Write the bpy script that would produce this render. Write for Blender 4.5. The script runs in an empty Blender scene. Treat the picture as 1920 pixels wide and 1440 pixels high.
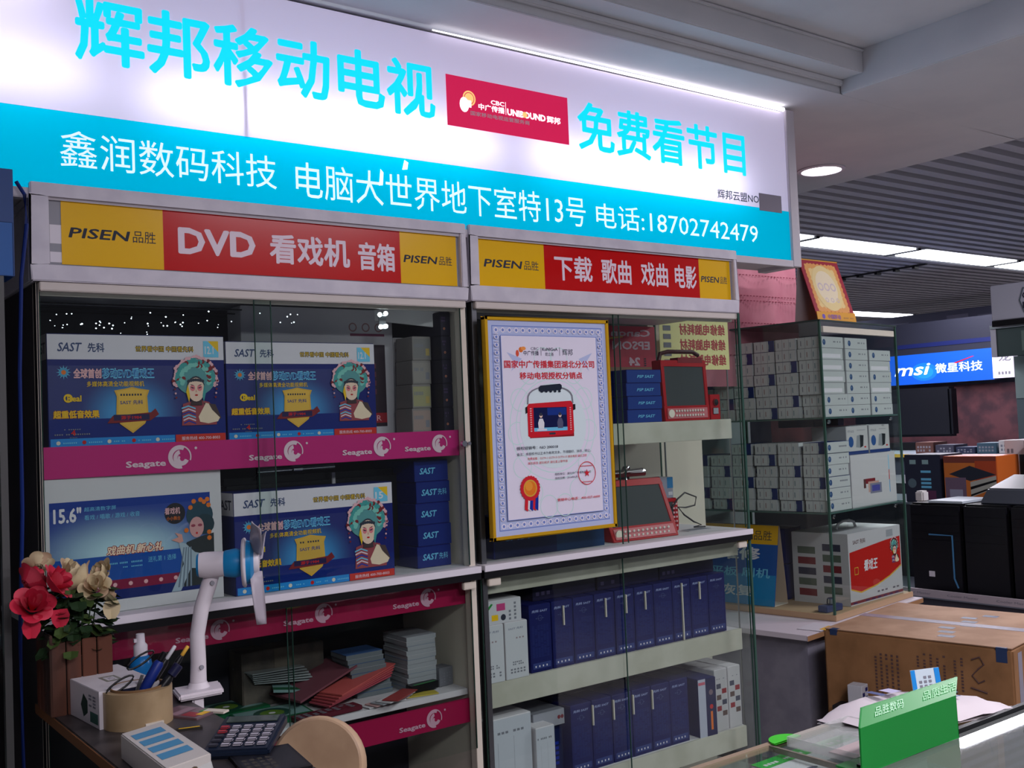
import bpy, bmesh, math, random
from mathutils import Vector, Matrix
random.seed(7)
PI = math.pi
S = bpy.context.scene
C = S.collection
# ------------------------------------------------------------------ camera, world, light, exposure
F = 1960.0
EYE = 1.55
DN = Vector((.042, 1, -.0408)).normalized()          # world down, seen from the camera
XA = Vector((2632, -30, F)); XA = (XA - DN * XA.dot(DN)).normalized()
YA = DN.cross(XA)
if YA.z < 0: YA = -YA
ZA = -DN
right = Vector((XA.x, YA.x, ZA.x)); down = Vector((XA.y, YA.y, ZA.y)); fwd = Vector((XA.z, YA.z, ZA.z))
cd = bpy.data.cameras.new('camera'); cam = bpy.data.objects.new('camera', cd); C.objects.link(cam)
cam.matrix_world = Matrix(((right.x, -down.x, -fwd.x, 0), (right.y, -down.y, -fwd.y, 0), (right.z, -down.z, -fwd.z, EYE), (0, 0, 0, 1)))
cd.sensor_width = 36; cd.lens = 36 * F / 1920; cd.clip_start = .02; cd.clip_end = 100
S.camera = cam

def ray(px, py):
    c = Vector((px - 960, py - 720, F)); return Vector((c.dot(XA), c.dot(YA), c.dot(ZA)))
def ay(px, py, y):
    r = ray(px, py); t = y / r.y; return Vector((r.x * t, y, EYE + r.z * t))
def ax(px, py, x):
    r = ray(px, py); t = x / r.x; return Vector((x, r.y * t, EYE + r.z * t))
def az(px, py, z):
    r = ray(px, py); t = (z - EYE) / r.z; return Vector((r.x * t, r.y * t, z))

W = bpy.data.worlds.new('world'); S.world = W; W.use_nodes = True
bg = W.node_tree.nodes['Background']; bg.inputs[0].default_value = (.55, .56, .68, 1); bg.inputs[1].default_value = .22
S.view_settings.view_transform = 'Standard'; S.view_settings.look = 'None'
S.view_settings.gamma = 1; S.view_settings.exposure = -.1; S.view_settings.use_curve_mapping = False
try:
    S.cycles.max_bounces = 8; S.cycles.transparent_max_bounces = 24; S.cycles.caustics_reflective = False; S.cycles.caustics_refractive = False
    S.cycles.sample_clamp_indirect = 4; S.cycles.use_denoising = True
except Exception: pass

def area(name, loc, sx, sy, power, col=(1, 1, 1), rot=(0, 0, 0), spread=None):
    l = bpy.data.lights.new(name, 'AREA'); l.shape = 'RECTANGLE'; l.size = sx; l.size_y = sy; l.energy = power; l.color = col
    if spread: l.spread = spread
    o = bpy.data.objects.new(name, l); o.location = loc; o.rotation_euler = rot; C.objects.link(o); return o
COOL = (.97, .92, 1.0)
# added ceiling lamps: unseen ones brighten the shop, the last backs the visible strips
area('added_ceiling_light', (0.5, -1.2, 2.86), 1.2, .6, 100, COOL)
area('added_ceiling_light', (2.4, 0.2, 2.86), 1.2, .3, 54, COOL)
area('added_ceiling_light', (5.6, 1.2, 2.885), 1.2, .3, 90, COOL)
area('added_ceiling_light', (8.3, 5.08, 2.884), 4.6, .28, 190, COOL)
# tubes inside the lit shop sign, behind its translucent face
for x0, x1, z, p in ((-.3, .70, 2.45, 1.5), (.84, 1.93, 2.43, 2.0), (2.07, 3.10, 2.43, 1.9), (-.3, .60, 2.66, 1.0)):
    area('sign_tube', ((x0 + x1) / 2, 2.73, z), x1 - x0, .03, p, (.95, .97, 1), (-PI / 2, 0, 0))

# ------------------------------------------------------------------ materials
def lin(c):
    return tuple((v / 255 / 12.92) if v / 255 <= .04045 else ((v / 255 + .055) / 1.055) ** 2.4 for v in c)
_m = {}
def M(rgb, rough=.6, metal=0, emit=0, name=None, spec=.3, coat=0):
    k = (rgb, rough, metal, emit, spec, coat)
    if k in _m: return _m[k]
    m = bpy.data.materials.new(name or 'surface_%02x%02x%02x' % rgb); m.use_nodes = True
    p = m.node_tree.nodes['Principled BSDF']; l = lin(rgb) + (1,)
    p.inputs['Base Color'].default_value = l; p.inputs['Roughness'].default_value = rough; p.inputs['Metallic'].default_value = metal
    p.inputs['Specular IOR Level'].default_value = spec; p.inputs['Coat Weight'].default_value = coat
    if emit: p.inputs['Emission Color'].default_value = l; p.inputs['Emission Strength'].default_value = emit
    m.diffuse_color = l; _m[k] = m; return m
def nodes(name):
    m = bpy.data.materials.new(name); m.use_nodes = True; nt = m.node_tree
    return m, nt, nt.nodes['Principled BSDF'], nt.links
def noisy(name, a, b, scale=8, rough=.6, detail=4, stretch=(1, 1, 1), bump=0, lo=.4, hi=.6):
    m, nt, p, L = nodes(name)
    tc = nt.nodes.new('ShaderNodeTexCoord'); mp = nt.nodes.new('ShaderNodeMapping'); n = nt.nodes.new('ShaderNodeTexNoise'); r = nt.nodes.new('ShaderNodeValToRGB')
    mp.inputs['Scale'].default_value = stretch; n.inputs['Scale'].default_value = scale; n.inputs['Detail'].default_value = detail
    r.color_ramp.elements[0].position = lo; r.color_ramp.elements[1].position = hi
    r.color_ramp.elements[0].color = lin(a) + (1,); r.color_ramp.elements[1].color = lin(b) + (1,)
    L.new(tc.outputs['Object'], mp.inputs[0]); L.new(mp.outputs[0], n.inputs['Vector']); L.new(n.outputs[0], r.inputs[0]); L.new(r.outputs[0], p.inputs['Base Color'])
    p.inputs['Roughness'].default_value = rough
    if bump:
        bm = nt.nodes.new('ShaderNodeBump'); bm.inputs['Strength'].default_value = bump; bm.inputs['Distance'].default_value = .005
        L.new(n.outputs[0], bm.inputs['Height']); L.new(bm.outputs[0], p.inputs['Normal'])
    return m
def glass_mat(name, tint=(.93, .97, .95), refl=1.0, dirt=0.0):
    m = bpy.data.materials.new(name); m.use_nodes = True; nt = m.node_tree; nt.nodes.clear(); L = nt.links
    o = nt.nodes.new('ShaderNodeOutputMaterial'); mx = nt.nodes.new('ShaderNodeMixShader'); t = nt.nodes.new('ShaderNodeBsdfTransparent'); g = nt.nodes.new('ShaderNodeBsdfGlossy'); fr = nt.nodes.new('ShaderNodeFresnel')
    t.inputs[0].default_value = tint + (1,); g.inputs['Roughness'].default_value = .02; g.inputs[0].default_value = (refl, refl, refl, 1); fr.inputs[0].default_value = 1.45
    ge = nt.nodes.new('ShaderNodeNewGeometry'); sb = nt.nodes.new('ShaderNodeMath'); sb.operation = 'SUBTRACT'; sb.inputs[0].default_value = 1; L.new(ge.outputs['Backfacing'], sb.inputs[1])
    ml = nt.nodes.new('ShaderNodeMath'); ml.operation = 'MULTIPLY'; L.new(fr.outputs[0], ml.inputs[0]); L.new(sb.outputs[0], ml.inputs[1])   # reflect once per pane, on the way in
    L.new(ml.outputs[0], mx.inputs[0]); L.new(t.outputs[0], mx.inputs[1]); L.new(g.outputs[0], mx.inputs[2])
    out = mx.outputs[0]
    if dirt:
        d = nt.nodes.new('ShaderNodeBsdfDiffuse'); d.inputs[0].default_value = (.8, .82, .8, 1); m2 = nt.nodes.new('ShaderNodeMixShader'); m2.inputs[0].default_value = dirt
        L.new(out, m2.inputs[1]); L.new(d.outputs[0], m2.inputs[2]); out = m2.outputs[0]
    L.new(out, o.inputs[0]); return m
def lightbox_mat(name, rgb, emit):
    "translucent printed sheet of a light box: gives off a base glow and lets the tubes behind shine through"
    m = bpy.data.materials.new(name); m.use_nodes = True; nt = m.node_tree; nt.nodes.clear(); L = nt.links
    o = nt.nodes.new('ShaderNodeOutputMaterial'); e = nt.nodes.new('ShaderNodeEmission'); t = nt.nodes.new('ShaderNodeBsdfTranslucent'); d = nt.nodes.new('ShaderNodeBsdfDiffuse')
    a1 = nt.nodes.new('ShaderNodeAddShader'); mx = nt.nodes.new('ShaderNodeMixShader'); c = lin(rgb) + (1,)
    for n in (e, t, d): n.inputs[0].default_value = c
    e.inputs[1].default_value = emit; mx.inputs[0].default_value = .45
    L.new(t.outputs[0], mx.inputs[1]); L.new(d.outputs[0], mx.inputs[2]); L.new(mx.outputs[0], a1.inputs[0]); L.new(e.outputs[0], a1.inputs[1]); L.new(a1.outputs[0], o.inputs[0])
    return m
def emis(rgb, s, name='glow'):
    return M(rgb, .5, 0, s, name)
def radial(name, c0, c1, cx, cy, rx, ry):
    "printed radial gradient in the object's X-Z plane"
    m, nt, p, L = nodes(name); tc = nt.nodes.new('ShaderNodeTexCoord'); mp = nt.nodes.new('ShaderNodeMapping'); g = nt.nodes.new('ShaderNodeTexGradient'); g.gradient_type = 'SPHERICAL'; r = nt.nodes.new('ShaderNodeValToRGB')
    mp.inputs['Location'].default_value = (-cx / rx, 0, -cy / ry); mp.inputs['Scale'].default_value = (1 / rx, 0, 1 / ry)
    r.color_ramp.elements[0].color = lin(c1) + (1,); r.color_ramp.elements[1].color = lin(c0) + (1,); r.color_ramp.interpolation = 'EASE'
    L.new(tc.outputs['Object'], mp.inputs[0]); L.new(mp.outputs[0], g.inputs[0]); L.new(g.outputs[0], r.inputs[0]); L.new(r.outputs[0], p.inputs['Base Color']); p.inputs['Roughness'].default_value = .45
    return m

WHITE = M((222, 216, 224), .5); OFF = M((205, 200, 205), .6); CREAM = M((214, 204, 190), .6); GREYP = M((150, 150, 158), .6)
BLACK = M((14, 14, 18), .4); DARK = M((32, 32, 38), .6); CHROME = M((210, 210, 215), .15, 1); STEEL = M((150, 152, 156), .3, 1)
NAVY = M((12, 24, 92), .45); BLUE = M((14, 44, 150), .4); SKY = M((30, 130, 205), .4); LBLUE = M((110, 190, 225), .4); RED = M((190, 24, 28), .35); DRED = M((120, 14, 26), .5)
YEL = M((232, 184, 20), .45); GOLD = M((214, 164, 60), .4); ORANGE = M((220, 110, 30), .5); GREEN = M((20, 130, 50), .4); PINKT = M((226, 170, 176), .5)
INK = M((40, 44, 60), .6); GREYINK = M((120, 120, 130), .6); MAG = M((176, 22, 104), .5); PALE = M((224, 196, 208), .5)
GLASS = glass_mat('clear_glass'); GEDGE = M((54, 84, 74), .2, name='glass_edge'); GLASSD = glass_mat('dusty_glass', (.86, .9, .88), 1, .05)

# ------------------------------------------------------------------ mesh helpers
class B:
    def __init__(s): s.v = []; s.f = []; s.m = []; s.mats = []
    def mi(s, m):
        if m not in s.mats: s.mats.append(m)
        return s.mats.index(m)
    def add(s, vs, fs, m):
        n = len(s.v); s.v += [tuple(v) for v in vs]; i = s.mi(m)
        for f in fs: s.f.append([n + k for k in f]); s.m.append(i)
        return s
    def box(s, x0, y0, z0, x1, y1, z1, m):
        return s.add([(x0, y0, z0), (x1, y0, z0), (x1, y1, z0), (x0, y1, z0), (x0, y0, z1), (x1, y0, z1), (x1, y1, z1), (x0, y1, z1)],
                     [(0, 3, 2, 1), (4, 5, 6, 7), (0, 1, 5, 4), (1, 2, 6, 5), (2, 3, 7, 6), (3, 0, 4, 7)], m)
    def hexa(s, p, m):   # eight free corners, bottom ring then top ring
        return s.add(p, [(0, 3, 2, 1), (4, 5, 6, 7), (0, 1, 5, 4), (1, 2, 6, 5), (2, 3, 7, 6), (3, 0, 4, 7)], m)
    def poly(s, pts, m): return s.add(pts, [tuple(range(len(pts)))], m)
    def prism(s, pts, n, m):   # closed outline pts extruded along vector n
        k = len(pts); q = [Vector(p) for p in pts] + [Vector(p) + Vector(n) for p in pts]
        return s.add(q, [tuple(range(k))[::-1], tuple(range(k, 2 * k))] + [(i, (i + 1) % k, k + (i + 1) % k, k + i) for i in range(k)], m)
    def lathe(s, prof, m, seg=20, c=(0, 0, 0), axis='z', a0=0, a1=2 * PI):
        vs = []; fs = []; full = abs(a1 - a0 - 2 * PI) < 1e-6; k = seg if full else seg + 1
        for r, h in prof:
            for j in range(k):
                a = a0 + (a1 - a0) * j / seg; x, y = r * math.cos(a), r * math.sin(a)
                v = (x, y, h) if axis == 'z' else ((h, x, y) if axis == 'x' else (x, h, y)); vs.append((v[0] + c[0], v[1] + c[1], v[2] + c[2]))
        for i in range(len(prof) - 1):
            for j in range(seg):
                a, b = i * k + j, i * k + (j + 1) % k; fs.append((a, b, b + k, a + k))
        return s.add(vs, fs, m)
    def tube(s, pts, r, m, seg=8, closed=False):
        pts = [Vector(p) for p in pts]; n = len(pts); vs = []; fs = []; up = Vector((0, 0, 1)); rr = r if hasattr(r, '__len__') else [r] * n
        for i, p in enumerate(pts):
            d = (pts[(i + 1) % n if closed else min(i + 1, n - 1)] - pts[(i - 1) % n if closed else max(i - 1, 0)]).normalized()
            a = d.cross(up)
            if a.length < 1e-3: a = d.cross(Vector((1, 0, 0)))
            a.normalize(); b = d.cross(a).normalized()
            for j in range(seg):
                t = 2 * PI * j / seg; vs.append(p + a * math.cos(t) * rr[i] + b * math.sin(t) * rr[i])
        for i in range(n if closed else n - 1):
            for j in range(seg):
                a, b = i * seg + j, i * seg + (j + 1) % seg; c2, d2 = ((i + 1) % n) * seg + j, ((i + 1) % n) * seg + (j + 1) % seg; fs.append((a, b, d2, c2))
        if not closed: fs += [tuple(range(seg))[::-1], tuple(range((n - 1) * seg, n * seg))]
        return s.add(vs, fs, m)
    def build(s, name, parent=None, bevel=0, smooth=False, loc=None, seg=2):
        me = bpy.data.meshes.new(name); me.from_pydata(s.v, [], s.f)
        for m in s.mats: me.materials.append(m)
        me.polygons.foreach_set('material_index', s.m); me.update()
        if bevel:
            bm = bmesh.new(); bm.from_mesh(me); bmesh.ops.remove_doubles(bm, verts=bm.verts, dist=1e-5)
            ed = [e for e in bm.edges if len(e.link_faces) == 2 and e.calc_face_angle(0) > .5]
            bmesh.ops.bevel(bm, geom=ed, offset=bevel, segments=seg, affect='EDGES', clamp_overlap=True); bm.to_mesh(me); bm.free()
        if smooth:
            for p in me.polygons: p.use_smooth = True
            try: me.set_sharp_from_angle(angle=.7)
            except Exception: pass
        o = bpy.data.objects.new(name, me); C.objects.link(o)
        if parent: o.parent = parent
        if loc: o.location = loc
        return o
def tag(o, label, cat, group=None):
    o['label'] = label; o['category'] = cat
    if group: o['group'] = group
    return o
def thing(name, label, cat, loc=(0, 0, 0), rz=0, group=None):
    o = bpy.data.objects.new(name, None); C.objects.link(o); o.empty_display_size = .05
    o.location = loc; o.rotation_euler = (0, 0, rz); return tag(o, label, cat, group)
def struct(o): o['kind'] = 'structure'; return o
def stuff(o): o['kind'] = 'stuff'; return o
def copy_tree(o, parent=None, **kw):
    c = o.copy(); C.objects.link(c)
    if parent: c.parent = parent
    for ch in o.children: copy_tree(ch, c)
    return c

_t = {}
def text_geo(s, bold=0, shear=0):
    k = (s, bold, shear)
    if k not in _t:
        cu = bpy.data.curves.new('t', 'FONT'); cu.body = s; cu.size = 1; cu.shear = shear; cu.resolution_u = 2
        o = bpy.data.objects.new('t', cu); C.objects.link(o); dg = bpy.context.evaluated_depsgraph_get(); dg.update()
        me = bpy.data.meshes.new_from_object(o.evaluated_get(dg)); vs = [tuple(v.co) for v in me.vertices]; fs = [tuple(p.vertices) for p in me.polygons]
        bpy.data.objects.remove(o); bpy.data.curves.remove(cu); bpy.data.meshes.remove(me)
        xs = [v[0] for v in vs]; ys = [v[1] for v in vs]; x0, x1, y0, y1 = min(xs), max(xs), min(ys), max(ys)
        if bold:   # heavier strokes: the same glyphs struck again around their outline
            n0 = len(vs); v0 = vs[:]; f0 = fs[:]
            for q in range(8):
                dx, dy = bold * math.cos(q * PI / 4), bold * math.sin(q * PI / 4); k2 = len(vs); vs += [(v[0] + dx, v[1] + dy, (q + 1) * .00001) for v in v0]; fs += [tuple(i + k2 for i in f) for f in f0]
            x0 -= bold; x1 += bold; y0 -= bold; y1 += bold
        _t[k] = ([((v[0] - x0) / (x1 - x0), (v[1] - y0) / (y1 - y0), v[2]) for v in vs], fs, (x1 - x0) / (y1 - y0))
    return _t[k]
class Face:
    "collects printed artwork on a flat face: u and v run 0..1 across the face"
    def __init__(s, o, U, V, w=None):
        s.o = Vector(o); s.U = Vector(U); s.V = Vector(V); s.n = s.U.cross(s.V).normalized(); s.b = B(); s.k = .0004; s.asp = s.U.length / s.V.length
    def P(s, u, v): return s.o + s.U * u + s.V * v + s.n * s.k
    def up(s): s.k += .00002
    def poly(s, pts, m): s.b.poly([s.P(*p) for p in pts], m); s.up(); return s
    def rect(s, u0, v0, u1, v1, m): return s.poly([(u0, v0), (u1, v0), (u1, v1), (u0, v1)], m)
    def disc(s, u, v, r, m, n=16, ry=None, a0=0, a1=2 * PI):   # r in units of the width
        ry = ry if ry is not None else r * s.asp
        return s.poly([(u + r * math.cos(a0 + (a1 - a0) * i / n), v + ry * math.sin(a0 + (a1 - a0) * i / n)) for i in range(n)], m)
    def ring(s, u, v, r, r2, m, n=20, a0=0, a1=2 * PI):
        A = s.asp; vs = []
        for i in range(n + 1):
            a = a0 + (a1 - a0) * i / n
            for q in (r, r2): vs.append(s.P(u + q * math.cos(a), v + q * A * math.sin(a)))
        s.b.add(vs, [(2 * i, 2 * i + 2, 2 * i + 3, 2 * i + 1) for i in range(n)], m); s.up(); return s
    def text(s, t, u0, v0, u1, v1, m, bold=0, shear=0, mirror=False):
        vs, fs, a = text_geo(t, bold, shear)
        s.b.add([s.P(u0 + (u1 - u0) * ((1 - x) if mirror else x), v0 + (v1 - v0) * y) + s.n * z for x, y, z in vs], fs, m); s.up()
        if bold: s.k += .0001
        return s
    def marks(s, u0, v0, u1, v1, n, m, fill=.6, rows=1):   # unreadable small print: short strokes
        for r in range(rows):
            va = v0 + (v1 - v0) * r / rows; vb = va + (v1 - v0) / rows * .6
            w = (u1 - u0) / n
            for i in range(n):
                if random.random() < .85: s.b.poly([s.P(*p) for p in ((u0 + w * i, va), (u0 + w * (i + fill), va), (u0 + w * (i + fill), vb), (u0 + w * i, vb))], m)
        s.up(); return s
    def build(s, name, parent=None): return s.b.build(name, parent)

def carton(name, label, cat, w, d, h, loc, rz=0, side=None, top=None, front=None, group=None, art=None, sideart=None, topart=None, bev=.0015):
    """a printed carton standing at loc (middle of its front bottom edge), front towards -Y"""
    t = thing(name, label, cat, loc, rz, group); side = side or WHITE
    b = B(); b.box(-w / 2, 0, 0, w / 2, d, h, side); b.build('carton_body', t, bevel=bev, seg=1)
    # closing flap along the top edge and a tape line
    f = B(); f.box(-w / 2 + .002, .001, h, w / 2 - .002, d * .5 - .001, h + .0012, top or side); f.box(-w / 2 + .002, d * .5 + .001, h, w / 2 - .002, d - .001, h + .0012, top or side); f.build('top_flap', t)
    if art or front:
        fc = Face((-w / 2, 0, 0), (w, 0, 0), (0, 0, h))
        if front: fc.rect(.004, .004, .996, .996, front)
        if art: art(fc)
        fc.build('printed_front', t)
    if sideart:
        fc = Face((-w / 2, d, 0), (0, -d, 0), (0, 0, h)); sideart(fc); fc.build('printed_side', t)
    if topart:
        fc = Face((-w / 2, 0, h + .0012), (w, 0, 0), (0, d, 0)); topart(fc); fc.build('printed_top', t)
    return t
# ------------------------------------------------------------------ the setting
CEILM = noisy('ceiling_paint', (204, 205, 210), (212, 212, 216), 3, .8)
FLOORM = noisy('floor_tile', (176, 172, 170), (192, 188, 186), 6, .35)
b = B(); b.box(-3, -3, -.05, 20, 14, 0, FLOORM); struct(b.build('floor'))
# flat lowered ceiling with a stepped tray over the aisle
ZC, ZT = 2.77, 2.912
b = B()
b.box(-3, 2.40, ZC, 4.74, 4.15, ZC + .2, CEILM)
b.box(3.42, -3, ZC, 4.74, 2.40, ZC + .2, CEILM)
b.box(-3, 2.294, 2.824, 3.42, 2.40, ZC + .2, CEILM)
b.box(-3, -3, ZT, 3.42, 2.294, ZC + .2, CEILM)
b.box(-3, 2.285, ZT - .012, 3.42, 2.294, ZT, CEILM)
b.box(-3, 2.385, 2.80, 3.42, 2.40, 2.8235, CEILM)
struct(b.build('ceiling', bevel=.004))
# slatted ceiling of the hall behind
SL = M((186, 184, 192), .6, name='slat_paint'); VOID = M((60, 60, 66), .9, name='ceiling_void')
b = B(); y = 0.4
LAMPS = [(4.92, 5.25), (8.42, 8.78)]
b.box(4.745, -3, 3.08, 20, 14, 3.12, VOID)
while y < 13.5:
    if not any(a - .09 < y < c + .02 for a, c in LAMPS): b.box(4.76, y, 2.90, 20, y + .072, 2.95, SL)
    y += .137
struct(b.build('ceiling'))
b = B(); b.box(4.74, -3, 2.86, 4.755, 14, 3.12, VOID); struct(b.build('trim_1'))
# walls
WALLD = noisy('dark_wall', (40, 36, 42), (54, 48, 56), 5, .8)
b = B(); b.box(-3, 4.06, 0, 3.8, 4.15, 2.769, WALLD); struct(b.build('wall_back'))
b = B(); b.box(-3.05, -3, 0, -3, 4, 2.97, GREYP); struct(b.build('wall_left'))
FARW = noisy('far_wall', (62, 62, 84), (84, 84, 104), 2, .8)
b = B(); b.box(19, -3, 0, 19.1, 14, 3.1, FARW); struct(b.build('wall_far'))
b = B(); b.box(-3, 13, 0, 19, 13.1, 3.1, FARW); struct(b.build('wall_rear'))
b = B(); b.box(3.16, 3.25, 0, 3.47, 3.6, ZC, CREAM); struct(b.build('pillar_1', bevel=.004))
b = B(); b.box(3.801, 4.06, 0, 4.74, 4.15, 2.769, GREYP); struct(b.build('wall_right'))

# ------------------------------------------------------------------ ceiling lamps
t = thing('downlight', 'round recessed downlight in the flat ceiling beside the sign', 'ceiling light', (4.378, 3.208, ZC))
b = B(); b.lathe([(.115, 0), (.118, -.006), (.098, -.01), (.094, -.002), (.094, .0)], WHITE, 32); b.build('rim', t, smooth=True)
b = B(); b.lathe([(0, -.005), (.094, -.0045)], emis((255, 250, 255), 9), 32); b.build('diffuser', t)
area('downlight_lamp', (4.378, 3.208, ZC - .012), .15, .15, 3.5, COOL)
TUBE = emis((240, 245, 255), 7)
def strip_lamp(x0, x1, y0, y1, k, where):
    t = thing('strip_light', 'white fluorescent strip panel %s, %s' % (where, k), 'ceiling light', (x0, y0, 2.89), 0, 'fluorescent strips %s' % where)
    b = B(); b.box(0, 0, .012, x1 - x0, y1 - y0, .19, SL); b.build('housing', t)
    b = B(); b.box(.02, .015, 0, x1 - x0 - .02, y1 - y0 - .015, .012, TUBE); b.build('diffuser', t)
    b = B(); b.box(x1 - x0 - .012, 0, -.006, x1 - x0 + .03, y1 - y0, .012, DARK); b.build('end_bracket', t)
order = ['first from the shop sign', 'second from the shop sign', 'third from the shop sign', 'fourth from the shop sign', 'fifth, at the frame edge']
for i, (a, c) in enumerate([(5.30, 6.62), (6.70, 7.98), (8.10, 9.62), (9.74, 11.2)]): strip_lamp(a, c, 4.92, 5.25, order[i], 'in the nearer row')
for i, (a, c) in enumerate([(10.4, 11.9), (12.0, 13.45), (13.6, 15.0), (15.15, 16.6)]): strip_lamp(a, c, 8.42, 8.78, order[i], 'in the farther row')
t = thing('ceiling_track', 'dark cable track crossing the slats between the strip lamps', 'cable track', (8.85, 5.4, 2.885))
b = B(); b.box(0, 0, 0, .03, 1.4, .012, DARK); b.build('rail', t)
for i in range(7): b = B(); b.box(-.02, .1 + i * .2, -.02, .05, .13 + i * .2, 0, BLACK); b.build('clip', t)

# ------------------------------------------------------------------ the lit shop sign
LBW = lightbox_mat('lit_white_sheet', (222, 214, 236), .34); LBC = lightbox_mat('lit_cyan_sheet', (0, 184, 216), .55)
CYL = emis((0, 200, 224), 1.12, 'lit_cyan_letters'); LETW = emis((214, 238, 250), .82, 'lit_pale_letters')
LBR = emis((196, 22, 74), .82, 'lit_red_sheet'); LINK = M((44, 60, 76), .5); LYEL = emis((250, 196, 120), .9); LWH = emis((255, 236, 245), 1.2)
sign = thing('lightbox_sign', 'long illuminated shop sign with cyan characters on white above the cabinets', 'sign', (.0, 2.62, 2.147))
X0, X1, ZB = -.35, 3.337, 2.147
b = B(); fr = M((196, 190, 198), .5)
b.box(X0, .17, 0, 3.40, .19, .612, fr); b.box(X0, 0.0, -.0, 3.40, .17, .012, fr)      # back and underside
b.box(3.352, -.012, -.014, 3.402, .17, .612, fr); b.box(X0, -.012, -.014, 3.352, .02, .010, fr)
b.box(X0 - .02, 0, 0, X0, .19, .612, fr); b.box(X0, .02, .604, 3.352, .17, .612, fr)
b.build('housing', sign, bevel=.002)
b = B(); b.poly([(X0, 0, .206), (3.352, 0, .206), (3.352, 0, .604), (X0, 0, .604)], LBW); b.build('white_face', sign)
b = B(); b.poly([(X0, -.001, .010), (3.352, -.001, .010), (3.352, -.001, .2055), (X0, -.001, .2055)], LBC); b.build('cyan_band', sign)
b = B(); b.box(1.1, .0035, .206, 1.11, .006, .604, fr); b.build('face_seam', sign)
b = B()
b.tube([(1.70, -.014, .607), (2.3, -.014, .608), (3.335, -.014, .608)], [.002, .004, .008], emis((255, 250, 255), 5), 8); b.build('top_light_leak', sign)  # glowing strip stands in for light leaking out above the sign
fc = Face((0, -.002, 0), (3.5, 0, 0), (0, 0, .62))
def fx(x0, z0, x1, z1): return (x0 / 3.5, (z0 - ZB) / .62, x1 / 3.5, (z1 - ZB) / .62)
SGN = []
def line(name, *a):
    f = Face((0, -.002, 0), (3.5, 0, 0), (0, 0, .62)); f.text(*a); f.build(name, sign)
line('lettering', '辉邦移动电视', *fx(.672, 2.482, 1.708, 2.652), CYL, .022)
line('lettering', '免费看节目', *fx(2.27, 2.465, 3.108, 2.632), CYL, .02)
line('lettering', '鑫润数码科技', *fx(.632, 2.218, 1.186, 2.308), LETW)
line('lettering', '电脑大世界地下室特13号', *fx(1.242, 2.203, 2.288, 2.304), LETW)
line('lettering', '电话:18702742479', *fx(2.335, 2.208, 3.158, 2.292), LETW)
line('lettering', '辉邦云盟NO', *fx(2.942, 2.366, 3.174, 2.402), LINK, .01)
fc = Face((1.748, -.003, 2.474 - ZB), (.481, 0, 0), (0, 0, .158)); fc.rect(0, 0, 1, 1, LBR)
fc.disc(.175, .60, .05, LYEL, 20); fc.ring(.175, .60, .035, .04, LBR); fc.disc(.135, .46, .036, LWH, 16, .15); fc.rect(.135, .42, .19, .56, LWH)
fc.text('CBC', .345, .56, .455, .65, LWH, .03); fc.text('中广传播', .245, .41, .455, .54, LWH, .03); fc.rect(.463, .40, .467, .66, LWH)
fc.text('UNIBOUND', .475, .40, .80, .54, LWH, .05); fc.disc(.622, .47, .02, LYEL); fc.text('辉邦', .81, .39, .93, .54, LWH, .03)
fc.text('国家移动电视运营服务商', .18, .27, .66, .36, PALE, .02)
fc.build('red_logo_plate', sign)
b = B(); b.box(3.176, -.004, .195, 3.306, -.0015, .262, M((128, 122, 136), .6)); b.build('grey_tape_patch', sign)
b = B()   # torn spots where the white light shows through the cyan film
for (px, py, w, h) in ((759, 310, .022, .03), (714, 333, .016, .05)):
    p = ay(px, py, 2.618); b.poly([(p.x - w / 2, -.0045, p.z - ZB - h / 2), (p.x + w * .3, -.0045, p.z - ZB - h * .4), (p.x + w / 2, -.0045, p.z - ZB + h * .3), (p.x - w * .1, -.0045, p.z - ZB + h / 2)], LWH); b.build('torn_film_spot', sign); b = B()

# ------------------------------------------------------------------ display cabinets
FRM = noisy('header_white', (196, 190, 202), (208, 202, 212), 12, .45); RAIL = M((206, 196, 190), .45)
PANEL_Y = M((236, 182, 14), .22, coat=.3); PANEL_R = M((196, 10, 12), .2, coat=.3)
STC = noisy('cream_strip', (178, 174, 160), (192, 188, 176), 7, .5)
STRIPP = M((188, 26, 112), .4, name='pink_strip'); STRIPP_SHADE = M((156, 14, 66), .4, name='shaded_pink_strip')  # second is the same pink strip, lower-shelf shade put into its colour
def seagate(fc, u, v, h, asp, m=PALE):
    "wordmark with the swirl mark to its upper end; h = height of the swirl in v, asp = face width / face height"
    r = h / 2 / asp
    fc.text('Seagate', u - r * 4.4, v - h * .42, u - r * 1.1, v - h * .08, m, .03)
    fc.ring(u + r * .1, v, r, r * .62, m, 22, 1.1, 4.9); fc.ring(u + r * .22, v - h * .04, r * .68, r * .34, m, 18, 1.8, 5.9)
    fc.ring(u + r * .1, v, r, r * .88, m, 12, -.35, 1.1); fc.ring(u + r * .3, v - h * .08, r * .40, r * .2, m, 12, 2.4, 6.1)
    fc.disc(u + r * 1.5, v + h * .35, r * .12, m, 8)
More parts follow.
